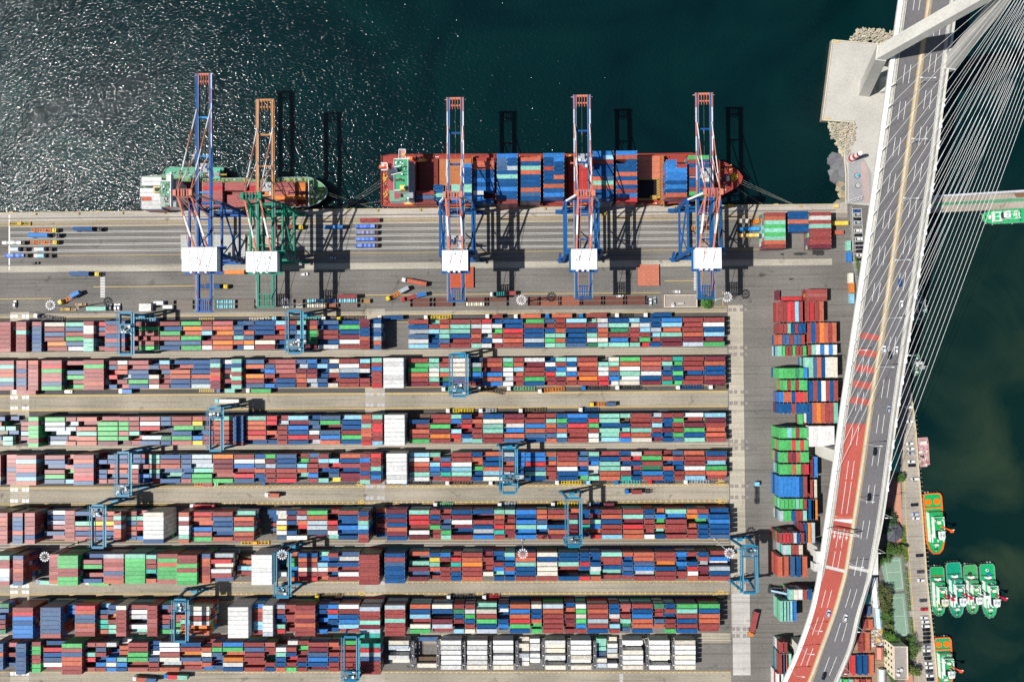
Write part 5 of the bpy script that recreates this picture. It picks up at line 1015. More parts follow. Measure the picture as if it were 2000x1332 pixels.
for u, v, c, t, lo in ((1758.5, 552, 'B', 'blue car driving on the bridge, highest on the grey carriageway', 3), (1761, 595, 'W', 'white car on the bridge just below the blue one', 3), (1727, 683, 'W', 'white car on the bridge, left of a group of three', 3), (1738.5, 694, 'K', 'dark car on the bridge between two white cars', 3),
                       (1751, 684, 'W', 'white car on the bridge, right of a group of three', 3), (1736, 800, 'S', 'silver car driving alone on the bridge below the red stripes\' end', 3), (1709.5, 882, 'K', 'black car on the bridge beside the upper red lanes', 3), (1698, 971, 'K', 'black car on the bridge under the median lamp', 3),
                       (1618, 1198, 'L', 'pale blue car on the red lanes of the bridge', 1), (1651, 1207, 'W', 'white car on the bridge beside the red lanes, low down', 3), (1610, 1320, 'K', 'black car on the bridge at the bottom edge', 3)): bcar(u, v, c, t, lo)
# ================================================================ TRUCKS
WM = MB(); WM.tube((0, -.3, 0), (0, .3, 0), .5, DK, 10); WM.tube((0, -.32, 0), (0, .32, 0), .22, STEEL, 8); WHEEL = WM.mesh('wheel', RUBBER)
TCN = dict(W='white', B='blue', K='pale blue', Y='yellow', R='red', G='green', X='black', O='orange', A='grey', T='teal', Z='brown', U='azure', E='red', C='cream')
TC = dict(C); TC['K'] = (.2, .5, .65); TC['T'] = (.08, .4, .38); TC['G'] = (.15, .38, .2); TC['X'] = (.035, .035, .04)
used = {}
def truck(uc, vc, ut, vt, cc, ch, load, where):
    a, b = P(uc, vc, 2.6), P(ut, vt, 1.3); d = a-b; d.z = 0; Lg = d.length; ang = math.atan2(d.y, d.x)
    lab = '%s-cabbed container truck with %s trailer %s' % (TCN[cc], TCN[ch], where)
    r = thing('container_truck', (b.x, b.y, .02), ang, lab, 'truck', 'container trucks on the terminal')
    x = Lg; m = MB(); cw = 1.2; m.prism([(x-1.2, -cw), (x+.9, -cw), (x+1.2, -.9), (x+1.2, .9), (x+.9, cw), (x-1.2, cw)], .9, 3.2, TC[cc], None, 1); m.box(x-1.0, -.9, 3.2, x+.3, .9, 3.5, tuple(k*.9 for k in TC[cc]))
    cb = m.build('cab', GLOSS, r)
    m = MB(); m.box(x+1.13, -1.0, 2.0, x+1.24, 1.0, 2.9, GLS); m.build('windscreen', GLASS, cb)
    m = MB(); c = TC[ch]; cl = min(12.4, Lg-1.5)
    for sy in (-.55, .55): m.box(0, sy-.14, 1.05, x-1.2, sy+.14, 1.35, tuple(k*.7 for k in c))
    n = 7 if cl > 8 else 4
    for k in range(n+1): q = .15+k*(cl-.3)/n; m.box(q-.16, -1.18, 1.2, q+.16, 1.18, 1.42, c)
    for sy in (-1.15, 1.15): m.box(0, sy-.09, 1.18, cl, sy+.09, 1.36, c)
    m.box(cl*.55, -.6, .7, cl*.72, .6, 1.3, tuple(k*.5 for k in c)); m.box(cl+.2, -.7, 1.0, min(x-1.3, cl+2.2), .7, 1.3, (.05, .05, .05))
    m.build('trailer', PAINT, r)
    for q in (1.3, 2.6, x-2.2, x+.5):
        for sy in (-.95, .95): meshobj('wheel', WHEEL, r, (q, sy, .5))
    o = 0
    for t in load:
        ln = 12.19 if t[0] == '4' else 6.06
        if t[1] != '_':
            q = b+d.normalized()*(o+ln/2+.1); put(q.x, q.y, 1.47, ln, t[1], ang, '%s container carried by the truck %s' % (CN[t[1]], where), 'containers on trucks', True, force=True)
        o += ln+.1
T = truck
lanes = [
 (71, 617, 123, 624, 'W', 'X', (), 'above the left end of block one'), (307, 625, 266, 625, 'U', 'K', (), 'under the first gantry crane, first block'), (536, 622.5, 487, 624, 'K', 'C', (), 'left of the second crane, first block'), (632, 622, 592, 622.5, 'W', 'T', (), 'right of the second crane, first block'),
 (662, 623, 712, 621, 'Y', 'Z', (), 'above the short stacks of block one'), (742, 621, 789, 620, 'W', 'X', ('4B',), 'above the gap in block one'), (832, 620, 881, 619, 'W', 'Y', (), 'above the right half of block one'), (952, 618, 982, 618, 'W', 'Z', ('2R',), 'carrying a short box above block one'),
 (1007.5, 618, 1056, 617.5, 'W', 'X', ('4S',), 'carrying salmon box, first above block one'), (1069, 617, 1117, 617, 'U', 'X', ('4S',), 'carrying salmon box, second above block one'), (1135, 616.5, 1184, 616, 'U', 'X', ('4R',), 'carrying red box above block one'), (1205, 616, 1235, 616, 'W', 'X', (), 'empty above the right of block one'), (1261, 615.5, 1310, 615, 'W', 'X', ('4B',), 'carrying blue box above block one'),
 (30, 766, 76, 766, 'W', 'X', ('2R', '2P'), 'below the left end of block two'), (237, 764, 262, 764, 'W', 'X', ('2U',), 'carrying a short azure box below block two'), (427.5, 763, 462, 763, 'B', 'X', ('2T',), 'carrying a short mint box below block two'), (485, 763, 532, 763, 'W', 'X', ('4G',), 'carrying a green box below block two'), (866.5, 760, 902, 760, 'W', 'G', (), 'under the crane of block two'),
 (935, 759, 984, 767, 'W', 'Z', (), 'swinging askew below block two'), (994, 759, 1044, 758.5, 'W', 'G', (), 'below block two, green ladder frame'), (1054.5, 764, 1102, 758.5, 'W', 'O', (), 'turning in below block two'), (1140, 757.5, 1189, 757.5, 'U', 'X', (), 'empty below block two'), (1205.5, 757, 1252, 757, 'W', 'X', (), 'empty below block two, white cabbed'),
 (1324, 756.5, 1372, 756, 'W', 'B', (), 'near the right end of block two'), (1388, 756, 1416, 756, 'W', 'Z', ('2Z',), 'with brown load, right end of block two'), (424.5, 783, 470, 783, 'T', 'X', ('4W',), 'driving in the wide aisle, left'), (1156, 790, 1202, 789, 'Y', 'O', ('2N',), 'driving in the wide aisle, right'),
 (875, 802, 924, 801.5, 'W', 'Y', (), 'above block three right of the white stack'), (939, 802, 969, 801, 'W', 'A', (), 'short grey one above block three'), (1017, 802, 1065, 800, 'W', 'Z', (), 'long brown one above block three'), (1134, 800, 1169, 800, 'W', 'B', (), 'with navy frame above block three'),
 (423, 945, 380, 945, 'G', 'O', ('2_', '2R'), 'half loaded below block four'), (516, 943.5, 567, 942, 'B', 'X', (), 'dark one below block four'), (792, 943, 840, 943, 'U', 'X', (), 'below block four beside the white stack'), (874, 943, 920, 943, 'W', 'Z', (), 'brown one below block four'), (958.5, 943, 980, 943, 'W', 'Z', (), 'short one beside the crane of block four'),
 (1088, 942, 1135, 942, 'W', 'Y', (), 'yellow frame below block four'), (1149, 942, 1181, 941.5, 'K', 'X', (), 'dark frame below block four'), (1204, 942, 1250, 941, 'U', 'T', (), 'teal frame below block four'), (1269.5, 941, 1316, 941, 'E', 'B', (), 'navy frame below block four'), (1339, 941, 1385, 941, 'W', 'A', (), 'grey frame below block four'),
 (521.5, 966, 548, 966, 'W', 'X', ('2S',), 'carrying a short box in the aisle, left'), (1224, 960, 1272, 959, 'U', 'X', ('2_', '2R'), 'carrying a short box in the aisle, right'), (375.5, 988, 422, 988, 'W', 'X', ('4E',), 'carrying a red box above block five'), (850.5, 985.5, 884, 985.5, 'W', 'G', (), 'green frame above block five'), (976, 985.5, 1006, 985, 'W', 'A', (), 'grey frame above block five'),
 (1080, 985, 1128, 984.5, 'W', 'Y', (), 'yellow frame above block five'), (1150, 985, 1198, 985, 'A', 'B', ('2M',), 'carrying maroon box above block five'), (75, 1135, 121, 1136, 'B', 'X', ('4T',), 'carrying a mint box below block six'), (172, 1137, 218, 1137, 'W', 'X', ('4G',), 'carrying a green box below block six'), (8, 1137, 46, 1137, 'W', 'X', ('4T',), 'carrying pale green box at the left edge'),
 (876.5, 1166, 925, 1164, 'W', 'X', (), 'dark frame above block seven'), (946, 1166, 975, 1164, 'W', 'E', (), 'red frame above block seven'), (619.5, 1166, 668, 1164, 'Y', 'Z', (), 'yellow and black above block seven'), (264, 1324, 309, 1325, 'W', 'X', ('2N', '2S'), 'carrying two boxes in the lowest aisle'), (325, 1319.5, 370, 1319, 'U', 'X', ('2T', '2E'), 'carrying red and mint boxes, lowest aisle'),
 (85, 1309, 93, 1309, 'W', 'X', (), 'tucked below block eight') if 0 else None, (190, 535.5, 140, 535, 'Y', 'X', ('4B',), 'left of the zebra crossing'), (118, 590, 159, 571, 'Y', 'O', ('2U',), 'turning towards lower left'), (441, 560, 394, 559.5, 'Y', 'X', ('4B',), 'behind the tall blue crane'),
 (789, 547, 834, 556, 'W', 'X', ('4S',), 'turning, with a long salmon box'), (758, 583, 799, 562, 'Y', 'O', ('2A',), 'turning, with a short grey box'), (787, 584.5, 834, 574, 'E', 'X', ('2U', '2R'), 'turning, with red and azure boxes'), (961, 575, 1008, 573, 'W', 'X', ('2R', '2Q'), 'beside the lamp mast on the apron'),
 (107, 450, 62, 450, 'Y', 'O', (), 'empty, top of the parked rank'), (113, 460, 60, 460.5, 'X', 'X', ('4U',), 'with blue load in the parked rank'), (195, 448, 147, 448, 'X', 'X', ('4B',), 'standing alone right of the parked rank'), (108, 473.5, 60, 473.5, 'Y', 'O', (), 'empty, middle of the parked rank'),
 (588, 444, 538, 444, 'Y', 'X', ('4R',), 'between the green crane\'s legs'), (1479, 433, 1442, 433, 'O', 'O', ('2C',), 'orange rig left of the green stack'), (1381, 445, 1342, 446, 'X', 'O', (), 'between the legs of the rightmost crane'),
 (1479, 945, 1478, 984, 'K', 'X', (), 'upright in the right roadway'), (1467, 1238, 1476, 1192, 'O', 'X', ('4R',), 'upright at the lower right roadway')]
for q in lanes:
    if q: T(*q)
# parked trailers with sheeted and tank loads
def load(u, v, col, kind, lab, ln=9.5):
    p = P(u, v, 3); r = thing('parked_trailer', (p.x, p.y, .02), 0, lab, 'trailer', 'trailers parked on the apron')
    m = MB(); m.box(-ln/2, -1.2, 1.1, ln/2+2, 1.2, 1.4, (.08, .05, .05)); m.box(ln/2+.2, -1.15, 1.4, ln/2+2, 1.15, 2.4, (.05, .03, .03)); m.build('trailer_bed', PAINT, r)
    for x in (-ln/2+1, -ln/2+2.3, ln/2+1):
        for y in (-.9, .9): meshobj('wheel', WHEEL, r, (x, y, .5))
    if kind == 'tank':
        m = MB(); m.tube((-1.8, 0, 2.9), (2.4, 0, 2.9), 1.35, col, 16); m.build('tank', PAINT, r)
        m = MB(); m.box(-ln/2, -1.15, 1.4, -2.2, 1.15, 2.9, (.5, .45, .42)); m.build('end_box', PAINT, r)
    else:
        m = MB(); n = 9
        hs = [uni(1.6, 2.6) for _ in range(n+1)]
        for k in range(n):
            x0 = -ln/2+k*ln/n; x1 = x0+ln/n; a, b = hs[k], hs[k+1]; w0 = 1.2
            m.hexa([(x0, -w0, 1.4), (x1, -w0, 1.4), (x1, w0, 1.4), (x0, w0, 1.4), (x0, -.9, 1.4+a*.8), (x1, -.9, 1.4+b*.8), (x1, .9, 1.4+b*.8), (x0, .9, 1.4+a*.8)], jit(col, .25))
        m.build('sheeted_load', TARP, r)
BT = (.06, .15, .55)
for u, v, c, k, t in ((22, 474, (.6, .6, .6), 's', 'trailer with white load at the left of the parked rank'), (30, 487, (.45, .55, .65), 'tank', 'tank trailer with silver tank, left one in the rank'), (80, 487, (.45, .55, .65), 'tank', 'tank trailer with silver tank, right one in the rank'), (28, 499, BT, 's', 'trailer with blue sheeted load, bottom of the rank'),
                      (80, 499.5, (.3, .5, .6), 'tank', 'tank trailer with pale blue tank, bottom of the rank'), (713, 442, BT, 's', 'blue sheeted trailer, top of the rank of four'), (713, 454, (.14, .16, .28), 's', 'grey-blue sheeted trailer, second in the rank of four'), (713, 467, BT, 's', 'blue sheeted trailer, third in the rank of four'),
                      (713, 479.5, BT, 's', 'blue sheeted trailer, bottom of the rank of four'), (651, 443, (.01, .14, .4), 's', 'azure loaded trailer left of the rank of four'), (1464, 447, (.02, .22, .55), 's', 'azure sheeted trailer left of the green stack'), (1463, 459.5, (.65, .42, .12), 's', 'yellow covered trailer left of the green stack')): load(u, v, c, k, t, 12 if k == 's' else 9)
# ================================================================ FLAT RACKS and hatch covers
def rack(u, v, col, lab, cargo=None, ln=12.19):
    p = P(u, v, 1.5); r = thing('flat_rack', (p.x, p.y, 0), 0, lab, 'flat rack', 'flat racks standing along the kerb')
    m = MB(); h = 1.2; m.box(-ln/2, -1.2, 0, ln/2, 1.2, .6, tuple(k*.8 for k in col))
    for s in (-1, 1): m.box(-ln/2, s*1.2-.1*(s > 0)-.02, .6, ln/2, s*1.2+.1*(s < 0)+.02, .85, col); m.box(s*ln/2-.25*(s > 0), -1.2, .6, s*ln/2+.25*(s < 0), 1.2, 2.2, col)
    for k in range(1, 8): x = -ln/2+ln*k/8; m.box(x-.05, -1.1, .6, x+.05, 1.1, .64, tuple(q*.6 for q in col))
    m.build('frame', PAINT, r)
    if cargo:
        m = MB()
        for k in range(4 if ln > 8 else 2): x = -ln/2+1.7+k*2.9; m.tube((x, -1.0, 1.5), (x, 1.0, 1.5), .95, jit(cargo, .2), 12); m.cbox(x+1.2, 0, .6, .7, 2.1, 1.2, jit(cargo, .3))
        m.build('coil_cargo', TARP, r)
FR = (.15, .06, .045); GRR = (.16, .13, .11); SR = (.30, .10, .06)
k = 0
for u, ln, c1, c2 in ((358, 12.19, GRR, GRR), (440, 12.19, 'T', 'T'), (478, 12.19, GRR, GRR), (582, 6.06, GRR, (.4, .4, .35)), (617, 12.19, 'T', 'C'), (647, 6.06, 'B', SR), (679, 12.19, 'T', GRR), (820, 12.19, FR, FR), (865, 12.19, FR, FR), (927, 12.19, FR, 'C'), (970, 12.19, FR, GRR),
                      (1040, 6.06, FR, FR), (1071, 12.19, FR, SR), (1112, 12.19, SR, SR), (1154, 12.19, FR, FR), (1197, 12.19, FR, FR), (1240, 12.19, FR, FR)):
    k += 1; vy = 601-(u-300)*.0095
    for j, c in enumerate((c1, c2)):
        cargo = (.15, .42, .48) if c == 'T' else (.04, .12, .35) if c == 'B' else (.55, .5, .38) if c == 'C' else None
        rack(u, vy-9.5+j*9.3-.6, c if isinstance(c, tuple) else GRR, '%s flat rack %s, %s pair from left on the kerb strip, %s one' % ('brown' if c in (FR, SR) else 'grey', 'with sheeted cargo' if cargo else 'standing empty', od(k), ('upper', 'lower')[j]), cargo, ln)
rack(848, 590, (.4, .3, .05), 'small yellow chassis frame left of the gap in the racks', None, 6) if 0 else rack(714, 588, (.35, .2, .06), 'short ochre frame standing right of the racks with cargo', None, 5.6)
def cover(u0, v0, u1, v1, z, col, lab, nx=2, ny=4):
    a, b = P(u0, v0, z), P(u1, v1, z); m = MB(); m.box(a.x, b.y, 0, b.x, a.y, z, tuple(k*.85 for k in col), col)
    for i in range(1, ny): y = b.y+(a.y-b.y)*i/ny; m.box(a.x, y-.08, z, b.x, y+.08, z+.03, tuple(k*.65 for k in col))
    for i in range(1, nx): x = a.x+(b.x-a.x)*i/nx; m.box(x-.08, b.y, z, x+.08, a.y, z+.035, tuple(k*.65 for k in col))
    for i in range(nx*2+1):
        for j in range(ny+1): x = a.x+.4+(b.x-a.x-.8)*i/(nx*2); y = b.y+.4+(a.y-b.y-.8)*j/ny; m.box(x-.25, y-.25, z, x+.25, y+.25, z+.12, tuple(min(1, k*1.4) for k in col))
    m.build('hatch_cover', PAINT, label=lab, cat='hatch cover', group='ship hatch covers laid on the apron')
cover(1246, 517, 1287.5, 558, 1.4, (.40, .14, .09), 'square salmon-red hatch cover lying alone on the asphalt'); cover(880, 522, 925, 562, 1.2, (.36, .07, .03), 'rusty red hatch cover partly under the middle crane')
for i, (u0, u1) in enumerate(((353, 391), (393, 431), (433, 479))): cover(u0, 459, u1, 506, .9, (.33, .34, .31), 'pale grey hatch cover below the tall blue crane, %s from left' % od(i+1), 3, 6)
for i, (u0, u1) in enumerate(((484, 508), (518, 541))): cover(u0, 459, u1, 500, .9, (.36, .33, .28), 'beige hatch cover below the green crane, %s one' % ('left', 'right')[i], 2, 5)
# yellow spreaders and other gear
def gear(u, v, ln, w, col, lab, name='spreader_frame', rz=0, cat='spreader'):
    p = P(u, v, 1); m = MB()
    for s in (-1, 1): m.box(-ln/2, s*w*.3-.16, .3, ln/2, s*w*.3+.16, .8, col); m.box(s*ln/2-.3, -w/2, .2, s*ln/2+.3, w/2, .8, col)
    for k in range(7): x = -ln/2+ln*(k+1)/8; m.box(x-.15, -w*.45, .5, x+.15, w*.45, .95, tuple(q*uni(.4, 1.1) for q in col))
    m.box(-1.4, -w*.4, .8, 1.4, w*.4, 1.4, tuple(q*.8 for q in col)); m.build(name, PAINT, loc=(p.x, p.y, .02), rz=rz, label=lab, cat=cat)
gear(38, 437, 13, 2.4, (.5, .33, .03), 'yellow lifting spreader lying on the apron near the left edge'); gear(498, 1060, 17, 2.4, (.62, .36, .02), 'long yellow lifting spreader lying between blocks five and six')
gear(157, 594.5, 6, 1.4, (.5, .28, .1), 'short tan frame lying beside the lamp mast', 'steel_frame', cat='frame'); gear(133, 604, 9, 1.8, (.5, .3, .04), 'yellow frame lying behind the lamp mast', 'steel_frame', cat='frame')
for i, (u, v) in enumerate(((1114, 427), (1178, 418), (1428, 402))): gear(u, v if i else 430, 2.4, 1.8, (.6, .4, .02) if i else (.1, .07, .06), ('small dark rack between the legs of the fourth crane', 'small yellow cabinet right of the fourth crane', 'yellow cabinet at the quay edge right of the last crane')[i], 'cabinet', cat='cabinet')
# ================================================================ HIGH MASTS
def mast(u, v, z, lab):
    p = P(u, v, z); r = thing('light_mast', (p.x, p.y, 0), 0, lab, 'light mast', 'floodlight masts')
    m = MB(); m.tube((0, 0, 0), (0, 0, z), .42, (.5, .51, .5), 10, .2); m.box(-.9, -.9, 0, .9, .9, .5, (.4, .38, .3)); m.build('pole', PAINT, r)
    m = MB()
    for k in range(16): a, b = k/16*6.283, (k+1)/16*6.283; m.tube((1.6*math.cos(a), 1.6*math.sin(a), z-.3), (1.6*math.cos(b), 1.6*math.sin(b), z-.3), .12, (.5, .5, .5), 5)
    for k in range(6): a = k/6*6.283; m.tube((0, 0, z-.2), (1.6*math.cos(a), 1.6*math.sin(a), z-.3), .09, (.5, .5, .5), 5)
    m.tube((0, 0, z-.6), (0, 0, z+.3), .5, (.35, .2, .12), 8); rg = m.build('ring', PAINT, r)
    for k in range(12): a = k/12*6.283+.1; m = MB(); m.cbox(2.45*math.cos(a), 2.45*math.sin(a), z-.55, 1.0, .7, .45, (.6, .6, .61), a=a); m.build('floodlight', PAINT, rg)
for u, v, z, t in ((98, 596, 25.5, 'beside the yellow frames at the left'), (557, 592, 25.5, 'behind the green crane'), (1018, 586, 25.5, 'between the flat racks in the middle'), (1420, 580, 25.5, 'beside the bush and office'), (87, 1087, 29, 'over the left end of the sixth block'), (551, 1083, 29, 'over the crane of the sixth block'),
                   (1021, 1081, 30, 'over the middle of the sixth block'), (1425, 1080, 30, 'past the right end of the sixth block')): mast(u, v, z, 'tall floodlight mast with ring of lamps, '+t)
# ================================================================ BUILDINGS
def flatroof(u0, v0, u1, v1, z, wall, roof, lab, par=.7, nwin=5, name='office_building'):
    a, b = P(u0, v0, z), P(u1, v1, z); x0, x1, y0, y1 = a.x, b.x, b.y, a.y; r = thing(name, ((x0+x1)/2, (y0+y1)/2, 0), 0, lab, 'building')
    lx, ly = (x1-x0)/2, (y1-y0)/2; m = MB(); m.box(-lx, -ly, 0, lx, ly, z-par, wall, roof)
    wl = m.build('wall', CONC, r); m = MB()
    for s in (-1, 1): m.box(-lx-.05, s*ly-.35*(s > 0), z-par, lx+.05, s*ly+.35*(s < 0), z, (.62, .52, .42)); m.box(s*lx-.35*(s > 0), -ly+.35, z-par, s*lx+.35*(s < 0), ly-.35, z-.003, (.62, .52, .42))
    m.build('parapet', CONC, r)
    for f in range(int(z/3.2)):
        for k in range(nwin):
            y = -ly+2*ly*(k+.5)/nwin; m = MB(); m.box(-lx-.06, y-.7, f*3.2+1, -lx+.02, y+.7, f*3.2+2.4, GLS); m.build('window', GLASS, wl)
    m = MB(); m.box(-lx*.2, -ly*.5, z-par, lx*.15, -ly*.32, z-par+1.4, (.5, .5, .5)); m.tube((-lx*.5, -ly*.7, z-par), (-lx*.5, -ly*.7, z-par+1.5), .9, (.6, .6, .58), 12); m.tube((-lx*.5, -ly*.45, z-par), (-lx*.5, -ly*.45, z-par+1.5), .7, (.5, .5, .48), 12); m.build('roof_plant', PAINT, r)
    return r
flatroof(1298, 576, 1362, 600, 4.5, (.5, .42, .33), (.24, .21, .18), 'low flat-roofed office with stained grey roof beside the bush')
flatroof(1746, 1262, 1774, 1326, 11, (.62, .58, .42), (.24, .22, .2), 'cream three-storey building with grey flat roof beside the promenade')
flatroof(1762, 893, 1763, 894, 3, (.3, .3, .3), (.2, .2, .2), 'x') if 0 else None
def shed(u0, v0, u1, v1, z, col, lab, ang=0):
    a, b = P(u0, v0, z), P(u1, v1, z); lx, ly = abs(b.x-a.x)/2, abs(a.y-b.y)/2; r = thing('shed', ((a.x+b.x)/2, (a.y+b.y)/2, 0), ang, lab, 'shed', 'sheds beside the viaduct')
    m = MB(); m.box(-lx+.15, -ly+.15, 0, lx-.15, ly-.15, z-.8, tuple(c*.8 for c in col)); m.build('wall', PAINT, r)
    m = MB(); m.hexa([(-lx, -ly, z-.8), (lx, -ly, z-.8), (lx, ly, z-.8), (-lx, ly, z-.8), (-.05, -ly, z+.3), (.05, -ly, z+.3), (.05, ly, z+.3), (-.05, ly, z+.3)], col)
    n = int(ly*2/2.5)
    for k in range(1, n): y = -ly+2*ly*k/n; m.box(-lx*.96, y-.04, z-.72, lx*.96, y+.04, z-.66, col) if 0 else None
    m.build('roof', PAINT, r)
shed(1705, 1128, 1718, 1187, 4, (.62, .63, .64), 'long white-roofed shed beside the trees, upper one', .06); shed(1712, 1188, 1724, 1228, 4, (.36, .5, .6), 'long pale-blue-roofed shed beside the trees, lower one', .06)
shed(1714, 1265, 1727, 1288, 3.5, (.42, .16, .12), 'small salmon-roofed shed in the dirt yard'); shed(1719, 1308, 1731, 1345, 3.5, (.5, .54, .54), 'small grey-roofed shed at the bottom of the dirt yard')
shed(1737, 855, 1757, 922, 4, (.01, .22, .16), 'dark green roofed shed in the shadow of the bridge')
# round tiled pavilion
p = P(1746, 1040, 4); r = thing('pavilion', (p.x, p.y, 0), 0, 'octagonal grey-tiled pavilion below the brick paving', 'pavilion')
m = MB(); pts = [(6.2*math.cos(k*math.pi/4+.2), 6.2*math.sin(k*math.pi/4+.2)) for k in range(8)]; vs = [(x, y, 3) for x, y in pts]+[(0, 0, 5.4)]
m.add(vs, [(k, (k+1) % 8, 8) for k in range(8)], (.09, .09, .11)); m.add(vs, [tuple(range(7, -1, -1))], (.09, .09, .11))
for k in range(8): m.beam((pts[k][0], pts[k][1], 3.05), (0, 0, 5.5), .25, .2, (.06, .06, .07))
m.build('roof', PAINT, r)
for k in range(8): m = MB(); m.tube((pts[k][0]*.8, pts[k][1]*.8, 0), (pts[k][0]*.8, pts[k][1]*.8, 3.3), .2, (.3, .15, .1), 8); m.build('post', PAINT, r)
# lighthouse
p = P(1663, 310); r = thing('lighthouse', (p.x, p.y, 0), 0, 'small red and white banded lighthouse on the pier', 'lighthouse')
m = MB(); hh = 11; rr = 2.2
for k, c in enumerate(((.42, .01, .04), (.66, .6, .55), (.42, .03, .05), (.66, .6, .55), (.40, .04, .05))): m.tube((0, 0, k*hh/5), (0, 0, (k+1)*hh/5), rr-k*.25, c, 20, rr-(k+1)*.25)
m.build('tower', PAINT, r); m = MB(); m.tube((0, 0, hh), (0, 0, hh+.35), 1.3, WHT, 16); m.tube((0, 0, hh+.35), (0, 0, hh+2), .8, (.6, .62, .62), 12); m.tube((0, 0, hh+2), (0, 0, hh+2.7), 1.0, WHT, 12, .2); m.build('lantern', PAINT, r)
m = MB(); m.tube((0, 0, 0), (0, 0, .35), 3.6, (.3, .3, .3), 24); m.build('plinth', CONC, r)
for u, v, c, t in ((1674, 344, (.02, .35, .6), 'round planter with blue figure on the pier'), (1675, 363, (.4, .42, .42), 'round grey planter on the pier')):
    p = P(u, v); m = MB(); m.tube((0, 0, 0), (0, 0, .5), 1.7, (.1, .12, .12), 20); m.tube((0, 0, .5), (0, 0, .62), 1.35, (.4, .4, .38), 20)
    for k in range(6): m.cbox(uni(-.7, 1.2), uni(-.6, .6), .6, .6, .6, uni(.5, 1.6), c, a=uni(0, 2))
    m.build('round_planter', PAINT, loc=(p.x, p.y, .02), label=t, cat='planter')
# pier kerbs
m = MB()
for q in ([(1606, 235), (1626, 79), (1722, 87)], [(1606, 235), (1668, 239), (1668, 263)], [(1652, 398), (1652, 340), (1649, 305), (1652, 279), (1668, 264)]):
    for a, b in zip(q, q[1:]): m.beam(P(*a, .3), P(*b, .3), .6, .5, (.5, .46, .36))
for u, v in ((1634, 81), (1616, 230)): p = P(u, v); m.cbox(p.x, p.y-.6, .02, 2.6, 1, .5, (.6, .4, .08))
m.build('pier_kerb', CONC, kind='structure')
m = MB()
for q in (east[4:],):
    for a, b in zip(q, q[1:]): x, y = P(*a, .25), P(*b, .25); m.beam(x-Vector((.5, 0, 0)), y-Vector((.5, 0, 0)), .7, .5, (.46, .38, .24))
m.build('promenade_kerb', CONC, kind='structure')
m = MB()
for a, b in zip(((1764, 860), (1769, 1005), (1779, 1132), (1791, 1282), (1796, 1345)), ((1769, 1005), (1779, 1132), (1791, 1282), (1796, 1345), (1796, 1346))): m.beam(P(*a, .02), P(*b, .02), .35, .02, (.5, .32, .08))
for q in ([(1728, 1094), (1757, 1094), (1763, 1148), (1737, 1150), (1728, 1094)], [(1742, 1168), (1763, 1166), (1771, 1238), (1745, 1240), (1742, 1168)], [(1731, 1118), (1760, 1116)], [(1748, 1204), (1768, 1202)]):
    for a, b in zip(q, q[1:]): m.beam(P(*a, .024), P(*b, .024), .2, .01, (.42, .5, .43))
for q, n in (([(1665, 407), (1666, 515)], 0), ([(1682, 407), (1688, 515)], 0)):
    m.beam(P(*q[0], .02), P(*q[1], .02), .2, .02, WH)
for k in range(14): m.beam(P(1665+k*.1, 408+k*8, .02), P(1682+k*.5, 408+k*8, .02), .18, .02, WH)
for k in range(60): v = 812+k*8.6; x = 1771+(v-812)*.083; m.beam(P(x+4, v, .02), P(x+20, v, .02), .16, .02, (.42, .4, .36))
m.build('parking_lines', MARK, kind='structure')
def fence(pts, h, lab, col=STEEL, name='mesh_fence'):
    r = thing(name, P(*pts[0]), 0, lab, 'fence'); o = Vector(P(*pts[0])); m = MB(); W_ = [P(*q)-o for q in pts]
    for a, b in zip(W_, W_[1:]):
        for z in (h, h*.5, .15): m.tube(a+Vector((0, 0, z)), b+Vector((0, 0, z)), .05, col, 4)
        n = max(1, int((b-a).length/.5))
        for k in range(n): c = a.lerp(b, k/n); m.box(c.x-.015, c.y-.015, .1, c.x+.015, c.y+.015, h, col)
    m.build('mesh_panel', PAINT, r); 
    for a, b in zip(W_, W_[1:]):
        n = max(1, int((b-a).length/4))
        for k in range(n): c = a.lerp(b, k/n); q = MB(); q.tube(c, c+Vector((0, 0, h+.3)), .1, (.45, .48, .46), 6); q.beam(c+Vector((0, 0, h)), c+Vector((.9, 0, h+.6)), .08, .08, (.45, .48, .46)); q.build('post', PAINT, r)
fence([(1660, 404), (1664, 500), (1675, 570)], 2.6, 'grey mesh fence between the stacks and the car park', (.42, .46, .46)); fence([(1728, 1180), (1733, 1300), (1735, 1332)], 2.4, 'mesh fence between dirt yard and trees', (.3, .32, .3)); fence([(1762, 1086), (1777, 1246)], 3, 'tall mesh fence along the courts', (.25, .27, .26))
# gangway / boom at the corner of the basin
p = P(1632, 404); m = MB()
for s in (-.7, .7): m.tube((0, s, .8), (15, 5+s, 3.2), .14, (.6, .6, .6), 6)
for k in range(9): a = Vector((k*1.67, .55*k, .8+k*.27)); m.tube(a+Vector((0, -.7, 0)), a+Vector((1.6, 1.2, .2)), .09, (.6, .6, .6), 5)
m.box(-1.2, -1, 0, 1.2, 1, 1.6, (.6, .42, .15)); m.build('folding_gangway', PAINT, loc=(p.x, p.y, .02), label='pale lattice gangway lying at the corner where quay meets pier', cat='gangway')
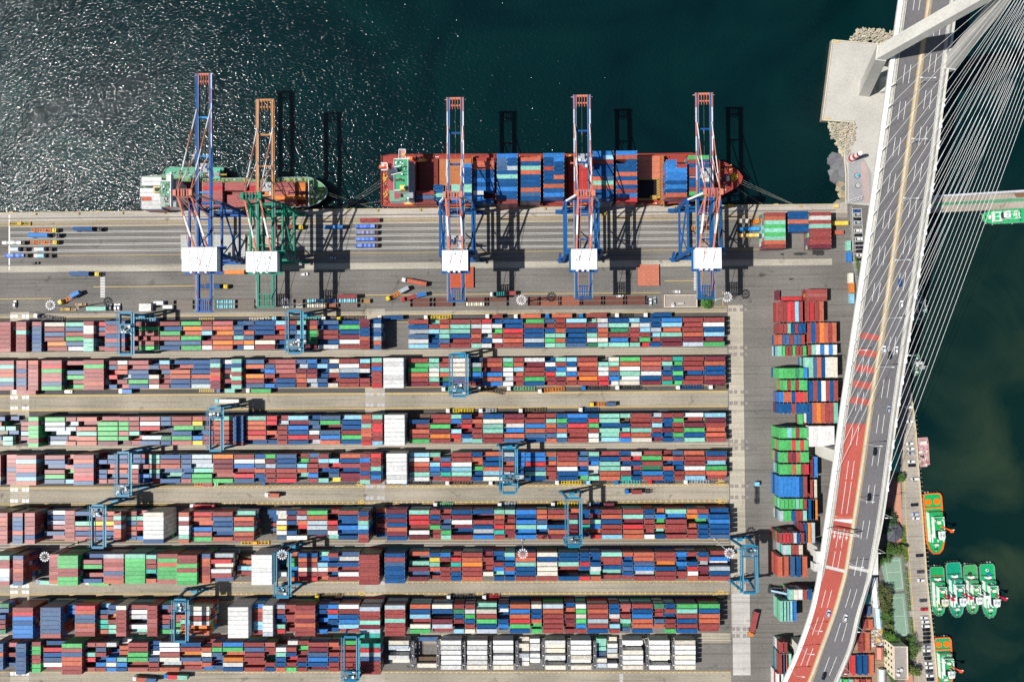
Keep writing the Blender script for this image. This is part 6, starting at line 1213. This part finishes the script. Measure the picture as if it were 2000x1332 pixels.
# ================================================================ ROCKS
m = MB()
def tetrapod(m, x, y, z, s, col):
    a0 = uni(0, 6.28); tl = uni(-.5, .5); c = Vector((x, y, z))
    for k in range(3): a = a0+k*2.094; d = Vector((math.cos(a), math.sin(a), -.25+tl*math.cos(k))); m.tube(c-d*.1*s, c+d*s, s*.36, col, 6, s*.26)
    m.tube(c, c+Vector((tl*.5, tl*.3, s)), s*.36, col, 6, s*.26)
def rubble(poly, n, s, zr, col, tetra=True):
    us = [q[0] for q in poly]; vs = [q[1] for q in poly]; k = 0
    def ins(u, v):
        c = False; j = len(poly)-1
        for i in range(len(poly)):
            if (poly[i][1] > v) != (poly[j][1] > v) and u < (poly[j][0]-poly[i][0])*(v-poly[i][1])/(poly[j][1]-poly[i][1])+poly[i][0]: c = not c
            j = i
        return c
    while k < n:
        u, v = uni(min(us), max(us)), uni(min(vs), max(vs))
        if not ins(u, v): continue
        k += 1; p = P(u, v, -1); z = zr(u, v)+uni(-.3, .3); c = jit(col, .2)
        if tetra: tetrapod(m, p.x, p.y, z, uni(.8, 1.1)*s, c)
        else:
            s_ = uni(.7, 1.3)*s; q = [(p.x+s_*uni(.8, 1.2)*math.cos(t), p.y+s_*uni(.8, 1.2)*math.sin(t)) for t in (0, .9, 1.8, 2.7, 3.6, 4.5, 5.4)]; m.prism(q, -5, z, c, None, 1.5); 
rubble([(1621, 242), (1667, 242), (1667, 270), (1657, 298), (1648, 306), (1640, 290), (1628, 268)], 170, 1.9, lambda u, v: -1.0+(u-1640)*.02, (.36, .325, .25))
rubble([(1659, 78), (1668, 64), (1690, 56), (1722, 60), (1748, 64), (1748, 86), (1660, 80)], 140, 1.8, lambda u, v: -1.2+(v-66)*.05, (.36, .325, .25))
rubble([(1626, 305), (1645, 303), (1652, 340), (1652, 372), (1636, 352), (1628, 335)], 46, 2.4, lambda u, v: -1.6+(u-1640)*.03, (.13, .13, .14), False)
rubble([(1640, 360), (1652, 345), (1652, 392), (1645, 380)], 26, 1.6, lambda u, v: -1.5, (.3, .25, .17), False)
rubble([(1634, 398), (1645, 388), (1653, 398), (1653, 404)], 16, 1.2, lambda u, v: -1.6, (.2, .18, .14), False)
m.build('riprap', ROCK, label='pale tetrapods and dark boulders heaped against the pier walls', cat='riprap', kind='stuff')
# ================================================================ TREES
def tree(u, v, rad, h, lab, col=(.05, .10, .02), name='leafy_tree', n=900, sq=1.0, grp='trees between courts and viaduct'):
    p = P(u, v, h*.7); r = thing(name, (p.x, p.y, 0), uni(0, 6), lab, 'tree', grp)
    m = MB(); m.tube((0, 0, 0), (0, 0, h*.55), .28, (.10, .07, .045), 8, .16)
    for k in range(5): a = uni(0, 6.28); m.tube((0, 0, h*uni(.25, .5)), (math.cos(a)*rad*.6, math.sin(a)*rad*.6, h*uni(.55, .8)), .12, (.10, .07, .045), 5, .04)
    m.build('trunk', ROCK, r)
    m = MB(); cl = []
    for k in range(11): a = uni(0, 6.28); q = rad*math.sqrt(rnd())*.75; cl.append((q*math.cos(a)*sq, q*math.sin(a)/sq, h*uni(.5, .85)-(q/rad)**2*h*.12, rad*uni(.28, .48), uni(.6, 1.45)))
    for k in range(n):
        cx, cy, cz, cr, br_ = R_.choice(cl); d = Vector((R_.gauss(0, 1), R_.gauss(0, 1), R_.gauss(0, 1))).normalized()*cr*rnd()**.4
        c = Vector((cx, cy, cz))+d; s = uni(.18, .42); e1 = Vector((R_.gauss(0, 1), R_.gauss(0, 1), R_.gauss(0, .5))).normalized(); e2 = e1.cross(Vector((R_.gauss(0, .5), R_.gauss(0, .5), 1))).normalized()
        m.add([c-e1*s, c-e2*s*.7, c+e1*s, c+e2*s*.7], [(0, 1, 2, 3)], jit(tuple(q*br_ for q in col), .3))
    m.build('crown', LEAF, r)
G1 = (.055, .11, .022); G2 = (.10, .14, .03); G3 = (.03, .07, .03); G4 = (.085, .10, .03)
for i, (u, v, rd, h, c) in enumerate(((1739, 1080, 5.5, 8, G1), (1728, 1090, 4.5, 7, G1), (1752, 1076, 4.5, 7, G1), (1762, 1070, 3.2, 6, G2), (1728, 1150, 4.2, 7, G4), (1730, 1166, 4.5, 8, G4), (1732, 1184, 4.6, 8, G4), (1731, 1202, 4.2, 7, G1), (1733, 1220, 3.6, 6, G4), (1734, 1238, 3.8, 6, G1), (1745, 1250, 4.2, 6, (.07, .17, .02)),
                                  (1785, 1262, 5.4, 8, G1), (1778, 1278, 3.8, 6, G1), (1787, 1309, 5.0, 7, G2), (1758, 934, 3.6, 6, G1), (1740, 1016, 4.2, 6, G3), (1731, 1000, 4.2, 6, G3), (1729, 1040, 4.2, 6, G3), (1737, 1275, 3, 5, G1), (1739, 1295, 3.2, 5, G4), (1741, 1318, 3.4, 5, G1))):
    w = ('above the upper court, left', 'left of the upper court', 'above the upper court, right', 'at the hedge top', 'beside the white shed', 'beside the white shed, lower', 'left of the lower court, top', 'left of the lower court, second', 'left of the lower court, third', 'left of the lower court, lowest', 'above the cream building',
         'right of the cream building, top', 'right of the cream building, middle', 'right of the cream building, bottom', 'beside the green shed', 'left of the pavilion', 'left of the brick paving', 'below left of the pavilion', 'left of the cream building, top', 'left of the cream building, middle', 'left of the cream building, bottom')[i]
    tree(u, v, rd, h, 'leafy green tree standing '+w, c, n=1500 if rd > 4.5 else 950)
tree(1377, 589, 4.6, 3.4, 'rounded bright green bush right of the flat-roofed office', (.05, .15, .02), 'bush', 1500, 1.4, 'bushes'); tree(1386, 584, 2.6, 3, 'smaller green bush at the back corner of the office', (.06, .16, .03), 'bush', 500, 1, 'bushes')
def hedge(pts, w, h, col, lab, n):
    m = MB(); W_ = [P(*q) for q in pts]
    for k in range(n):
        i = R_.randrange(len(W_)-1); c = W_[i].lerp(W_[i+1], rnd())+Vector((uni(-w, w), uni(-w, w), uni(.1, h))); s = uni(.15, .35); e1 = Vector((R_.gauss(0, 1), R_.gauss(0, 1), R_.gauss(0, .5))).normalized(); e2 = e1.cross(Vector((.1, .2, 1))).normalized()
        m.add([c-e1*s, c-e2*s*.7, c+e1*s, c+e2*s*.7], [(0, 1, 2, 3)], jit(tuple(q*uni(.6, 1.3) for q in col), .3))
    m.build('hedge', LEAF, label=lab, cat='hedge', group='clipped hedges')
hedge([(1768, 1108), (1775, 1190)], .9, 1, (.10, .17, .015), 'narrow yellow-green hedge beside the upper court', 1500); hedge([(1777, 1206), (1781, 1245)], .9, 1, (.10, .17, .015), 'narrow yellow-green hedge beside the lower court', 900)
hedge([(1761, 1028), (1768, 1095)], 1.4, 1.4, (.12, .18, .02), 'yellow-green hedge right of the pavilion', 1500); hedge([(1736, 1170), (1746, 1342)], 2.0, .9, (.06, .10, .02), 'rough green strip of shrubs along the mesh fence', 2600); hedge([(1671, 500), (1680, 540)], .9, 1, (.08, .14, .03), 'low weeds under the car park fence', 500)
# small clutter in the dirt yard
m = MB()
for k in range(150): p = P(uni(1702, 1732), uni(1228, 1260)); m.cbox(p.x, p.y, 0, uni(.3, 1.6), uni(.3, 1.2), uni(.2, .9), R_.choice(((.5, .45, .4), (.3, .2, .15), (.5, .5, .5), (.01, .1, .35), (.6, .4, .05), (.2, .2, .2), (.45, .3, .28))), a=uni(0, 3))
m.build('scrap_heap', MARK, label='scattered scrap and drums in the dirt yard above the salmon shed', cat='scrap', kind='stuff')
# reefer racks and reach stacker
for i, u in enumerate((806, 855, 906, 957, 1009.5, 1061, 1111, 1161.5, 1213, 1264, 1315)):
    a, b = P(u, 1252, 6), P(u, 1306, 6); r = thing('reefer_rack', (a.x, (a.y+b.y)/2, 0), 0, 'dark steel access rack between the white containers, %s from the left' % od(i+1), 'access rack', 'racks between the white containers'); l = (a.y-b.y)/2
    for z in (2.8, 5.6): m = MB(); m.box(-.8, -l, z, .8, l, z+.1, (.10, .10, .11)); [m.beam((s*.8, -l, z+1), (s*.8, l, z+1), .08, .08, (.3, .3, .3)) for s in (-1, 1)]; m.build('platform', PAINT, r)
    for s in (-1, 1):
        for k in range(4): y = -l+2*l*k/3; m = MB(); m.box(s*.75-.12, y-.12, 0, s*.75+.12, y+.12, 6.6, (.18, .18, .19)); m.build('post', PAINT, r)
    for k in range(3): y = -l*.7+l*.7*k; m = MB(); m.box(-.3, y-.3, 5.72, .3, y+.3, 6.5, (.65, .65, .65)); m.build('socket_box', PAINT, r)
p = P(1513, 1150); r = thing('reach_stacker', (p.x, p.y, 0), -.12, 'dark reach stacker with pale blue boom lifting a box near the viaduct', 'reach stacker')
m = MB(); m.box(-4.5, -1.9, .9, 4, 1.9, 2.4, (.05, .06, .07)); m.box(-4.6, -1.6, 2.4, -2.4, 1.6, 3.1, (.04, .05, .05)); m.build('chassis', PAINT, r)
m = MB(); m.beam((-3.5, 0, 3.6), (8.5, 0, 7.6), 1.1, 1.1, (.25, .38, .5)); m.build('boom', PAINT, r); m = MB(); m.box(-.6, -1.6, 2.4, 1.2, -.1, 4, GLS); m.build('cab', GLASS, r); m = MB(); m.box(7.6, -3, 6.6, 8.6, 3, 7.2, (.05, .12, .16)); m.build('spreader', PAINT, r)
for x in (-3.3, 3): 
    for y in (-2, 2): m = MB(); m.tube((x, y-.45, .85), (x, y+.45, .85), .85, DK, 12); m.build('wheel', RUBBER, r)
finish_containers()
